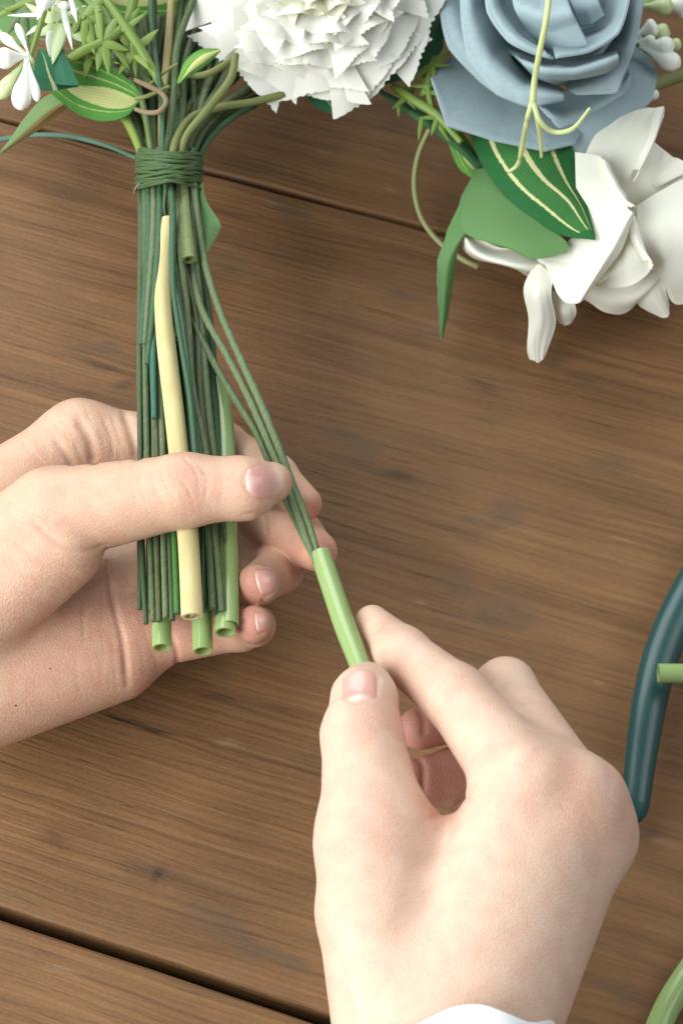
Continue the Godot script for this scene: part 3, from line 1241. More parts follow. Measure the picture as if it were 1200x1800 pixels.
	# green plastic sleeves already pushed on
	stem(t, "plastic_sleeve", M.tube, [[384, 668], [391, 720], [396, 800], [399, 960], [396, 1112]], 0.75, [15, 17, 18, 18.5, 19], 0.2, 0.95, 18)
	stem(t, "plastic_sleeve", M.tube, [[340, 830], [350, 960], [357, 1145]], 0.15, [17, 18, 18], 0.2, 0.95, 18)
	stem(t, "plastic_sleeve", M.tube, [[276, 840], [282, 980], [285, 1139]], 0.1, [16, 17, 17.5], 0.2, 0.95, 18)
	stem(t, "plastic_sleeve", M.tube, [[392, 860], [402, 960], [404, 1098]], 0.95, [15, 16, 16.5], 0.2, 0.95, 18)
	# the strand of three wires pulled out to the right, into the held tube
	stem(t, "pulled_wire", M.wire2, [[338, 300, 66], [356, 440, 68], [384, 540, 70], [425, 635, 72], [460, 712, 72], [497, 805, 72], [520, 866, 71], [542, 920, 71], [562, 985, 71], [573, 1020, 71]], 0, [7, 8, 8, 8.5, 9, 8.5, 8.5, 8, 7, 6])
	stem(t, "pulled_wire", M.wire2, [[330, 420, 66], [345, 510, 68], [362, 560, 70], [400, 627, 71], [440, 705, 71], [482, 802, 71], [507, 862, 71], [530, 922, 71], [553, 985, 71], [568, 1020, 71]], 0, [7, 8, 8, 8, 8.5, 8.5, 8, 8, 7, 6])
	stem(t, "pulled_wire", M.wire0, [[340, 560, 66], [350, 587, 67], [387, 657, 68], [415, 704, 69], [450, 760, 69], [470, 806, 68], [503, 880, 68], [532, 940, 69], [556, 990, 69.5], [567, 1020, 70]], 0, [7, 8, 8, 8, 8, 8, 8, 8, 7, 6])
	# above the tie the stems spread to the flowers
	var ups := [
		["stalk", [[252, 282], [240, 248], [226, 218], [214, 200]], 62, [8, 10, 11, 10]],
		["wire4", [[258, 282], [240, 225], [222, 190], [190, 150]], 60, [8, 8, 8, 7]],
		["stalk_dark", [[268, 282], [256, 205], [232, 120], [200, 50], [170, -10]], 64, [8, 8, 9, 9, 8]],
		["straw", [[284, 282], [284, 200], [292, 120], [299, 40], [303, -20]], 60, [8, 8, 9, 9, 9]],
		["wire0", [[292, 282], [300, 220], [306, 160], [312, 80], [340, 0]], 66, [8, 8, 8, 8, 8]],
		["olive", [[300, 282], [312, 240], [340, 205], [390, 188], [450, 178], [560, 150]], 70, [9, 10, 10, 9.5, 9, 9]],
		["olive", [[314, 282], [328, 238], [362, 196], [404, 140], [414, 96]], 66, [9, 9, 10, 10, 9]],
		["wire4", [[324, 282], [346, 226], [396, 180], [450, 150], [520, 130]], 62, [9, 9, 9, 9, 9]],
		["wire0", [[334, 282], [360, 226], [410, 178], [480, 138], [540, 120]], 58, [9, 9, 9, 9, 9]],
		["wire1", [[343, 282], [372, 226], [420, 186], [500, 150], [560, 140]], 54, [8, 8, 8, 8, 8]],
		["wire3", [[348, 282], [372, 240], [410, 206], [450, 184]], 58, [7, 7, 7, 7]],
		["wire0", [[310, 282], [322, 200], [322, 130], [342, 60], [380, 10]], 58, [8, 8, 8, 8, 8]],
		["wire2", [[330, 282], [342, 200], [340, 130], [356, 80], [372, 40]], 54, [8, 8, 8, 8, 8]],
		["wire1", [[276, 282], [270, 200], [262, 130], [270, 50], [268, -20]], 58, [9, 9, 9, 9, 9]],
		["wire3", [[286, 282], [284, 180], [272, 90], [266, 20], [268, -30]], 70, [6, 6, 7, 7, 7]],
		["wire4", [[262, 282], [250, 220], [238, 180], [210, 120]], 54, [8, 8, 8, 8]],
		["brown", [[238, 192], [258, 198], [280, 196], [292, 180], [284, 164], [262, 152], [236, 140]], 71, [5, 6, 6, 6.5, 6, 6, 5]],
		["olive", [[262, 150], [290, 126], [312, 112]], 70, [4, 4, 3.5]],
		["olive", [[238, 174], [262, 168], [298, 152]], 72, [5, 5, 4]],
		["olive", [[334, 134], [356, 132], [382, 122], [408, 104]], 62, [8, 8, 8, 8]],
		["stalk_dark", [[318, 0], [316, 40], [306, 110], [312, 170]], 60, [9, 8, 8, 8]],
	]
	for u in ups:
		var pts := []
		for i in u[1].size():
			pts.append([u[1][i][0], u[1][i][1], u[2] + i * (-3.2 if u[1][-1][0] > 430 else 1.2)])
		stem(t, "stem", M[u[0]], pts, 0, u[3])
	for i in 30:
		var x0 := 252.0 + fmod(i * 6.6, 92.0)
		var fan := (x0 - 298.0) / 46.0
		var pts := [[x0, 284, 52 - r.randf() * 5], [x0 + fan * 18 + r.randf_range(-8, 8), 215, 52 + r.randf() * 6], [x0 + fan * 70 + r.randf_range(-25, 25), 130, 50 + r.randf() * 10], [x0 + fan * 125 + r.randf_range(-30, 30), 30, 48 + r.randf() * 14]]
		stem(t, "stem", M["wire%d" % (r.randi() % 5)], pts, 0, [8, 8, 8, 8])


func binding() -> void:
	var t := thing("binding_thread", at(297, 300, 56), "dark green thread wound tightly round the neck of the bouquet", "thread")
	var r := RandomNumberGenerator.new()
	r.seed = 12
	for i in 25:
		var y := 270.0 + i * 2.15 + r.randf_range(-2, 2)
		var tilt := r.randf_range(-9, 9) + (5.0 if i > 15 else 0.0)
		var p := []
		for k in 21:
			var a := TAU * k / 20.0
			var x := 297.0 + 57.0 * cos(a) + r.randf_range(-1, 1)
			var yy := y + tilt * cos(a) + (9.0 * maxf(0, -cos(a)) if i > 13 else 0.0) - 3.0 * sin(a)
			p.append(at(x, yy, 57.0 + 15.5 * sin(a) + r.randf_range(0.0, 1.6)))
		put("thread_loop", tube(p, [r.randf_range(2.0, 3.4)], 7, 60), M.thread, t)
	put("thread_end", tube(path([[290, 300, 72], [291, 330, 71.5], [289, 365, 71], [292, 386, 70]]), [4, 3.5, 3, 2.5], 7, 20), M.thread, t)
	put("thread_end", tube(path([[250, 318, 66], [238, 332, 63], [236, 341, 61]]), [2.5, 2, 1.5], 7, 12), M.brown, t)
	var l := thing("loose_thread", at(120, 240, 40), "loose teal thread trailing left from the tie across the table", "thread")
	put("strand", tube(path([[-30, 252, 8], [20, 242, 12], [75, 237, 20], [130, 241, 30], [190, 257, 44], [240, 278, 58]]), [4.5, 4.5, 4.5, 4.5, 4, 4], 8, 40), M.teal_thread, l)


# ------------------------------------------------------------------ flowers
func carnation() -> void:                              # rings of fan-shaped petals with toothed rims
	var c := at(552, -16, 78)
	var t := thing("carnation", c, "white ruffled carnation with cream centre and toothed petals", "flower")
	put("calyx", tube([c + Vector3(0, -0.034, 0.0), c + Vector3(0, -0.02, 0), c + Vector3(0, -0.005, 0)], [28, 45, 55], 16, 12), M.stalk_dark, t)
	# the flower looks up and towards the viewer
	var axis := Vector3(0.0, 0.90, 0.42).normalized()
	var ex := Vector3.RIGHT
	var ey := axis.cross(ex).normalized()              # towards the far side
	var r := RandomNumberGenerator.new()
	r.seed = 31
	var layers := [[7, 0.0385, 0.027, -0.005, 0.1], [8, 0.0340, 0.023, -0.0025, 0.45], [8, 0.0295, 0.020, 0.000, 0.1], [8, 0.0250, 0.0175, 0.003, 0.5], [7, 0.0200, 0.015, 0.006, 0.2], [7, 0.0150, 0.0125, 0.009, 0.7], [6, 0.0105, 0.0095, 0.0115, 0.3], [4, 0.006, 0.007, 0.012, 0.1]]
	for li in layers.size():
		var q = layers[li]
		for i in q[0]:
			var a: float = TAU * (i + q[4]) / q[0] + r.randf_range(-0.28, 0.28)
			var out := ex * cos(a) + ey * sin(a)
			var tan_ := -ex * sin(a) + ey * cos(a)
			var reach: float = q[1] * r.randf_range(0.93, 1.07)
			var half: float = q[2] * r.randf_range(0.95, 1.15)
			var lift: float = q[3] + r.randf_range(-0.0012, 0.0018)
			var grid := []
			var ph := r.randf() * TAU
			var fr := r.randf_range(1.4, 2.3)
			for j in 5:
				var v := j / 4.0
				var row := []
				for k in 13:
					var u := k / 12.0 * 2.0 - 1.0
					var w := half * (0.25 + 0.95 * v) * u
					var rad := reach * (0.12 + 0.88 * v) * (1.0 - 0.16 * u * u * v)
					var up := lift * (0.25 + 0.75 * sin(v * PI * 0.6)) + (0.0017 * v * v * sin(u * fr * PI + ph) + 0.0008 * v * v * sin(u * 8.3 + ph * 2.0)) * (1.0 + 0.12 * li) - (0.004 * v * v if li < 2 else -0.002 * v)
					up += li * 0.0012 + 0.0006 * (i % 2) - 0.0020 * pow(absf(u), 3.0) * v
					row.append(c + (out * rad + tan_ * w) * Vector3(1.10, 1, 1) + axis * up)
				grid.append(row)
			put("petal", sheet_of(grid, 132, 12, 0.2, 0.032, r.randf_range(19.0, 31.0), li * 20 + i), M.cream if li >= 5 else M.white, t)


func blue_rose() -> void:
	var t := thing("rose", at(950, 30, 50), "dusty blue foam rose with thick rolled petals", "flower")
	var list := [
		# outer, low
		[[[800, 96, 52], [850, 120, 54], [905, 158, 54], [965, 186, 52], [1015, 190, 50]], [[773, 116, 50], [822, 165, 50], [885, 205, 50], [955, 226, 50], [1022, 226, 46]], [[757, 137, 50], [784, 220, 49], [868, 247, 48], [958, 266, 47], [1010, 252, 46]]],
		[[[1000, 160, 52], [1050, 140, 54], [1090, 100, 54], [1118, 50, 52]], [[985, 230, 46], [1052, 206, 48], [1112, 146, 48], [1138, 84, 46]], [[990, 268, 42], [1053, 273, 41], [1144, 178, 43], [1156, 132, 43], [1136, 92, 44]]],
		# low cup between them
		[[[935, 165, 62], [985, 165, 62], [1050, 150, 62], [1104, 118, 60]], [[948, 188, 60], [995, 200, 58], [1062, 172, 58], [1108, 134, 58]], [[958, 196, 60], [984, 224, 60], [1040, 196, 61], [1098, 160, 61], [1107, 132, 61]]],
		# left, second ring
		[[[830, -70, 60], [845, 0, 62], [860, 70, 64], [885, 120, 64]], [[792, -70, 60], [800, 0, 60], [822, 70, 61], [858, 128, 61]], [[776, -60, 62], [773, 20, 62], [788, 84, 62], [840, 140, 62], [868, 162, 62]]],
		# right, tall
		[[[1070, -70, 74], [1088, 0, 76], [1078, 70, 74], [1040, 120, 72], [990, 150, 70]], [[1105, -70, 72], [1112, 0, 73], [1098, 76, 71], [1062, 136, 69], [1000, 158, 67]], [[1130, -70, 76], [1131, 0, 75], [1118, 72, 74], [1092, 140, 72], [1084, 163, 71], [1012, 165, 70]]],
		# left, tall with a rolled lip
		[[[852, -60, 74], [862, 20, 75], [892, 90, 75], [938, 138, 74], [988, 158, 72]], [[830, -60, 77], [836, 20, 77], [866, 100, 77], [918, 152, 76], [989, 166, 74]], [[806, -60, 79], [810, 40, 79], [822, 106, 79], [872, 166, 78], [930, 189, 76], [990, 176, 75]]],
		# front roll
		[[[892, 90, 76], [945, 106, 77], [1005, 110, 77], [1060, 96, 77], [1082, 86, 77]], [[912, 104, 80], [955, 120, 81], [1010, 122, 81], [1064, 106, 81], [1086, 98, 80]], [[930, 124, 76], [960, 139, 76], [1012, 138, 76], [1062, 128, 76], [1084, 112, 76]]],
		# inner bowl on the right
		[[[960, 30, 62], [1000, 40, 62], [1040, 30, 62], [1060, -40, 62]], [[968, 70, 74], [1020, 70, 74], [1072, 40, 74], [1088, -40, 74]], [[975, 101, 84], [1036, 90, 84], [1086, 58, 84], [1104, 0, 84], [1100, -60, 84]]],
		# inner left
		[[[880, -60, 78], [890, 0, 78], [925, 50, 78], [965, 84, 78]], [[866, -60, 83], [872, 10, 83], [910, 66, 83], [960, 96, 82]], [[850, -60, 86], [856, 20, 86], [892, 72, 85], [936, 94, 84], [972, 103, 83]]],
		# heart
		[[[905, -50, 90], [945, -30, 92], [985, -40, 93]], [[900, 0, 86], [950, 20, 89], [1000, 10, 91]], [[925, 50, 80], [968, 58, 84], [1016, 44, 88]], [[958, 88, 74], [990, 92, 79], [1033, 77, 84]]],
		[[[985, -50, 86], [1010, -40, 86], [1040, -50, 86]], [[1000, 0, 82], [1024, 0, 82], [1048, -6, 82]], [[1018, 45, 78], [1040, 42, 79], [1061, 27, 80]]],
		# far side, beyond the frame
		[[[830, -70, 58], [950, -130, 60], [1080, -80, 58]], [[800, -110, 54], [950, -190, 55], [1120, -120, 54]], [[775, -120, 46], [950, -240, 46], [1150, -130, 46]]],
	]
	for i in list.size():
		for row in list[i]:
			for p in row:
				p[2] = 42.0 + (p[2] - 42.0) * 1.25
		if i > 1:
			list[i][0] = list[i][0].map(func(p): return [p[0], p[1], p[2] - 26.0])
		else:
			list[i][0] = list[i][0].map(func(p): return [p[0], p[1], p[2] - 14.0])
			list[i][1] = list[i][1].map(func(p): return [p[0], p[1], p[2] - 4.0])
		put("petal", sheet(list[i], 32, 24, 1.5, 0.0, 9.0, 0, 0.0, 1.0 if i < 2 else 0.85 if i in [4, 5, 9, 10] else 0.35), M.blue, t)
	put("heart", tube([at(955, 60, 30), at(955, 30, 46), at(955, 0, 62), at(958, -20, 70)], [60, 130, 120, 60], 24, 16), M.blue, t)


func rest_of_bouquet() -> void:                        # beyond the upper edge of the picture the bouquet goes on and shades the table
	var spots := [["carnation", 120, -210, 78, "white carnation of the bouquet beyond the upper edge, on the left"], ["carnation", 830, -420, 95, "white carnation of the bouquet beyond the upper edge, on the right"], ["rose", 420, -380, 92, "dusty blue rose of the bouquet beyond the upper edge, in the middle"]]
	for q in spots:
		var src := get_node(NodePath(q[0])) as Node3D
		var o := src.duplicate() as Node3D
		o.name = numbered(q[0], self)
		add_child(o, true)
		o.position = at(q[1], q[2], q[3])
		o.set_meta("label", q[4])


func white_rose() -> void:
	var t := thing("rose", at(1080, 420, 10), "creamy white rose with soft curled petals lying on the table", "flower")
	var list := [
		# far cup under the blue rose
		[[[1010, 400, 22], [1060, 420, 24], [1130, 420, 24], [1190, 400, 22]], [[985, 330, 34], [1060, 330, 40], [1140, 330, 40], [1215, 330, 34]], [[1000, 250, 40], [1060, 230, 44], [1130, 240, 44], [1200, 290, 38]]],
		# top petal with a rolled right edge
		[[[1030, 360, 36], [1062, 362, 40], [1090, 356, 40]], [[1020, 300, 42], [1070, 296, 44], [1112, 300, 48]], [[1046, 236, 44], [1100, 232, 46], [1142, 250, 52]], [[1082, 206, 44], [1128, 192, 46], [1166, 188, 48]]],
		[[[1112, 298, 50], [1122, 300, 52], [1112, 320, 50]], [[1138, 244, 53], [1150, 244, 53], [1142, 262, 50]], [[1150, 196, 50], [1166, 188, 49], [1164, 206, 47]]],
		# right upper petal
		[[[1110, 352, 34], [1122, 348, 36], [1134, 344, 36]], [[1120, 306, 40], [1150, 312, 42], [1172, 320, 42]], [[1140, 260, 40], [1182, 276, 42], [1222, 296, 42]]],
		# big right bulb
		[[[1118, 362, 44], [1160, 336, 46], [1215, 310, 44], [1260, 320, 36]], [[1122, 420, 46], [1170, 400, 48], [1225, 390, 46], [1280, 400, 34]], [[1142, 466, 34], [1172, 480, 36], [1216, 476, 34], [1270, 480, 22]], [[1166, 500, 22], [1182, 532, 20], [1220, 530, 20], [1260, 520, 12]]],
		# left panel up to the pinched ridge
		[[[1010, 268, 46], [1012, 330, 46], [1018, 400, 44], [960, 455, 40]], [[1040, 272, 48], [1056, 330, 50], [1070, 390, 50], [1020, 470, 42]], [[1056, 276, 50], [1086, 346, 54], [1104, 372, 56], [1060, 446, 52], [1016, 533, 42]]],
		# ridge folded over
		[[[1050, 276, 51], [1078, 344, 55], [1108, 364, 58]], [[1062, 282, 53], [1092, 344, 57], [1114, 362, 58]], [[1070, 290, 50], [1096, 342, 54], [1116, 366, 55]]],
		[[[1100, 366, 57], [1062, 432, 54], [1012, 526, 44]], [[1110, 374, 59], [1076, 436, 57], [1018, 530, 46]], [[1112, 384, 54], [1086, 446, 51], [1026, 522, 42]]],
		# front left petal
		[[[930, 444, 36], [985, 446, 40], [1040, 440, 42], [1086, 410, 44]], [[944, 458, 36], [985, 480, 40], [1030, 490, 42], [1064, 470, 42]], [[965, 486, 34], [985, 524, 36], [1012, 534, 38], [1030, 520, 38]]],
		# inner cup
		[[[1112, 372, 46], [1096, 400, 44], [1076, 430, 42], [1040, 490, 36]], [[1118, 410, 50], [1104, 440, 50], [1084, 466, 46], [1050, 500, 40]], [[1120, 430, 50], [1145, 468, 46], [1112, 500, 42], [1070, 505, 38], [1040, 498, 34]]],
		[[[1106, 376, 52], [1112, 378, 53], [1116, 382, 52]], [[1108, 420, 52], [1120, 420, 53], [1128, 424, 51]], [[1130, 456, 49], [1146, 462, 49], [1144, 474, 46]]],
		# bottom petals
		[[[1030, 490, 30], [1080, 500, 30], [1130, 490, 30], [1160, 440, 34]], [[1028, 512, 26], [1075, 530, 26], [1124, 520, 28], [1166, 480, 30]], [[1026, 526, 20], [1062, 548, 18], [1096, 550, 18], [1118, 532, 22], [1150, 500, 26]]],
		[[[1100, 500, 28], [1130, 480, 30], [1160, 460, 32]], [[1114, 526, 22], [1146, 524, 24], [1168, 506, 26]], [[1124, 540, 18], [1160, 556, 16], [1173, 556, 16], [1176, 536, 18]]],
		[[[1160, 470, 24], [1170, 476, 24]], [[1160, 500, 20], [1176, 506, 20]], [[1170, 522, 16], [1182, 530, 14]]],
		# curled petal on the left
		[[[950, 452, 34], [935, 446, 36], [905, 437, 36], [870, 436, 34], [822, 414, 32]], [[955, 466, 36], [920, 470, 38], [880, 462, 38], [838, 446, 37], [815, 416, 35]], [[962, 486, 28], [930, 486, 27], [900, 470, 28], [846, 458, 29], [816, 440, 29], [810, 420, 30]]],
		# its inner wall
		[[[952, 450, 30], [910, 450, 24], [860, 440, 22], [824, 420, 24]], [[940, 442, 36], [908, 437, 37], [872, 434, 36], [824, 412, 33]]],
		# hanging petal
		[[[936, 470, 36], [950, 466, 38], [972, 486, 36]], [[920, 508, 30], [944, 512, 34], [968, 520, 32]], [[929, 560, 20], [950, 560, 24], [976, 566, 20]], [[926, 612, 10], [944, 604, 13], [962, 612, 10]], [[930, 630, 6], [945, 637, 6], [956, 628, 6]]],
		[[[966, 510, 26], [985, 516, 26], [1008, 528, 26]], [[974, 546, 20], [990, 548, 22], [1012, 548, 20]], [[982, 568, 14], [996, 571, 14], [1006, 564, 14]]],
	]
	for i in list.size():
		put("petal", sheet(list[i], 36, 22, 0.4, 0.0, 9.0, i, 0.0, 0.0, 0.4), M.ivory, t)
	put("heart", tube([at(1090, 470, 8), at(1095, 430, 22), at(1105, 400, 34)], [70, 78, 40], 20, 14), M.ivory, t)


# ------------------------------------------------------------------ leaves
func leaf(called: String, label: String, m: Material, rows: Array, thick := 0.45, jag := 0.0, teeth := 9.0, group := "") -> void:
	var o := put(called, sheet(rows, 20, 28, thick, 0.0, teeth, 0, jag), m)
	tag(o, label, "leaf", group)


func leaves() -> void:
	leaf("striped_leaf", "dark green leaf with cream stripes under the blue rose", M.leaf,
		[[[820, 215, 42], [900, 205, 46], [985, 210, 42]], [[838, 272, 41], [915, 256, 46], [1006, 262, 43]], [[880, 335, 42], [950, 310, 47], [1022, 322, 45]], [[938, 388, 44], [996, 352, 48], [1034, 372, 47]], [[990, 414, 47], [1022, 390, 49], [1042, 404, 48]], [[1042, 421, 49], [1044, 421, 49], [1046, 422, 49]]])
	leaf("plain_leaf", "plain mid green leaf back beneath the striped leaf by the white rose", M.leaf_back,
		[[[832, 296, 34], [870, 300, 38], [905, 320, 40]], [[818, 350, 38], [880, 360, 42], [945, 370, 43]], [[812, 404, 41], [890, 410, 45], [985, 416, 46]], [[862, 428, 43], [920, 436, 46], [996, 428, 46]], [[905, 436, 44], [936, 455, 45], [996, 444, 45]]])
	leaf("drooping_leaf", "long narrow green leaf drooping to a point left of the white rose", M.leaf_back,
		[[[836, 290, 34], [866, 300, 36], [900, 330, 38]], [[800, 370, 34], [828, 376, 37], [852, 392, 38]], [[770, 452, 30], [790, 446, 33], [812, 418, 36]], [[768, 505, 22], [782, 505, 25], [797, 490, 24]], [[771, 555, 14], [779, 556, 16], [788, 548, 14]], [[774, 594, 8], [775, 596, 8], [777, 592, 8]]], 0.45, 0.14, 7.0)
	leaf("striped_leaf", "small leaf with a cream streak left of the blue rose's underside", M.leaf_wide,
		[[[775, 215, 36], [780, 212, 37], [786, 210, 36]], [[790, 262, 35], [806, 250, 37], [822, 246, 36]], [[806, 296, 33], [822, 284, 36], [840, 280, 34]], [[826, 312, 32], [836, 308, 33], [846, 306, 32]]])
	leaf("striped_leaf", "broad green leaf with a cream band at the left", M.leaf_wide,
		[[[249, 174, 66], [247, 176, 66], [245, 178, 66]], [[236, 148, 69], [226, 176, 67], [222, 205, 68]], [[202, 124, 71], [186, 166, 68], [180, 213, 69]], [[156, 102, 71], [138, 156, 69], [134, 198, 68]], [[122, 95, 69], [106, 140, 67], [90, 164, 66]]])
	var fold := thing("folded_leaf", at(100, 120, 70), "dark teal green leaf folded to a point beneath the white buds", "leaf")
	put("blade", sheet([[[93, 52, 80], [96, 47, 80], [100, 54, 80]], [[88, 72, 80], [98, 72, 81], [108, 78, 80]], [[92, 108, 80], [108, 110, 81], [122, 112, 80]], [[98, 148, 80], [118, 150, 81], [139, 150, 80]]], 14, 20, 0.4, 0.0, 9.0, 0, 0.0, 0.6), M.leaf_fold, fold)
	put("blade", sheet([[[56, 158, 77], [98, 158, 78], [138, 152, 79]], [[52, 132, 76], [86, 128, 76], [112, 128, 78]], [[60, 112, 76], [78, 100, 76], [96, 104, 78]], [[64, 100, 76], [70, 86, 76], [80, 88, 77]]], 14, 16, 0.4), M.leaf_teal, fold)
	leaf("narrow_leaf", "olive leaf with a brown half pointing down at the left edge", M.leaf_olive,
		[[[128, 150, 58], [140, 165, 60], [150, 172, 58]], [[78, 172, 54], [96, 186, 58], [124, 186, 56]], [[44, 208, 46], [60, 216, 49], [84, 216, 48]], [[18, 246, 38], [28, 246, 40], [46, 243, 40]], [[0, 268, 34], [2, 268, 34], [4, 267, 34]]])
	leaf("small_leaf", "small bright green pointed leaf above the tie near the carnation", M.leaf_wide,
		[[[384, 86, 84], [386, 88, 84], [388, 90, 84]], [[352, 88, 84], [362, 98, 85], [372, 106, 83]], [[326, 108, 82], [336, 118, 83], [346, 126, 81]], [[312, 144, 79], [314, 147, 79], [318, 144, 79]]])
	leaf("cut_leaf", "cut pale green leaf scrap sticking out right below the tie", M.leaf_pale,
		[[[344, 318, 60], [350, 318, 61], [356, 320, 60]], [[348, 350, 60], [354, 350, 61], [362, 352, 60]], [[350, 385, 59], [366, 385, 60], [386, 392, 58]], [[354, 412, 58], [366, 412, 59], [384, 408, 57]], [[360, 440, 57], [363, 443, 57], [368, 436, 57]]])
	leaf("pale_leaf", "large pale cream and teal leaf behind the stems at the top", M.leaf_wide,
		[[[340, -60, 44], [330, -20, 46], [316, 40, 44]], [[270, -70, 44], [262, -20, 48], [250, 42, 44]], [[200, -70, 42], [196, -20, 46], [196, 40, 42]], [[140, -40, 40], [140, -20, 40], [142, 0, 40]]])
	leaf("toothed_leaf", "dark green toothed leaf between the carnation and the blue rose", M.leaf_dark,
		[[[790, -30, 56], [784, -30, 58], [774, -30, 56]], [[784, 30, 54], [770, 36, 57], [752, 44, 54]], [[778, 84, 52], [756, 92, 54], [738, 86, 52]], [[740, 128, 50], [722, 126, 52], [700, 116, 50]], [[664, 152, 48], [662, 151, 48], [660, 150, 48]]], 0.45, 0.22, 12.0)
	leaf("grey_leaf", "grey green leaf tip peeping out under the carnation", M.leaf_teal,
		[[[530, 150, 42], [560, 140, 44], [600, 150, 42]], [[548, 182, 40], [576, 178, 42], [606, 182, 40]], [[590, 204, 38], [600, 205, 38], [606, 205, 38]]])
	leaf("plain_leaf", "plain green leaf behind the left sprig", M.leaf_back,
		[[[330, -20, 38], [310, 60, 40], [290, 110, 38]], [[240, -30, 38], [230, 60, 42], [235, 130, 38]], [[120, -30, 36], [130, 50, 40], [150, 100, 36]]])
	leaf("plain_leaf", "broad plain green leaf behind the stems above the tie", M.leaf_back,
		[[[230, -20, 40], [300, -30, 44], [420, -10, 42]], [[235, 60, 42], [320, 60, 46], [440, 70, 42]], [[262, 130, 44], [330, 140, 46], [420, 140, 43]], [[290, 200, 46], [310, 204, 47], [330, 200, 46]]])
	leaf("plain_leaf", "plain green leaf at the top left corner behind the buds", M.leaf_back,
		[[[120, -60, 40], [110, 0, 42], [90, 60, 40]], [[50, -60, 40], [50, 10, 44], [40, 80, 40]], [[-40, -40, 36], [-30, 20, 40], [-30, 70, 36]]])
	leaf("dark_leaf", "narrow dark leaf running from carnation to the striped leaf", M.leaf_dark,
		[[[655, 150, 40], [660, 156, 41], [664, 162, 40]], [[740, 196, 40], [736, 204, 41], [732, 212, 40]], [[800, 236, 38], [796, 246, 39], [790, 254, 38]], [[846, 290, 36], [842, 294, 36], [836, 296, 36]]])


func star(t: Node3D, c: Array, count: int, reach: float, r: float, m: Material, turn: float, seed_: int) -> void:   # a whorl of pointed leaflets
	var g := RandomNumberGenerator.new()
	g.seed = seed_
	for i in count:
		var a := turn + TAU * i / count + g.randf_range(-0.25, 0.25)
		var l := reach * g.randf_range(0.75, 1.2)
		spike(t, c, [c[0] + cos(a) * l, c[1] + sin(a) * l, c[2] + g.randf_range(-6, 2)], r, m, "leaflet")


func spike(t: Node3D, from: Array, to: Array, r: float, m: Material, called := "spike") -> void:
	var a := at(from[0], from[1], from[2])
	var b := at(to[0], to[1], to[2])
	put(called, tube([a, a.lerp(b, 0.35), a.lerp(b, 0.75), b], [r * 0.5, r * 0.62, r * 0.34, 0.5], 8, 12, 0.0, 0.35), m, t)


func bud(t: Node3D, from: Array, to: Array, r: float, m: Material) -> void:
	var a := at(from[0], from[1], from[2])
	var b := at(to[0], to[1], to[2])
	put("bud", tube([a, a.lerp(b, 0.2), a.lerp(b, 0.45), a.lerp(b, 0.7), a.lerp(b, 0.9), b], [r * 0.28, r * 0.3, r * 0.62, r, r * 0.85, r * 0.3], 14, 20), m, t)


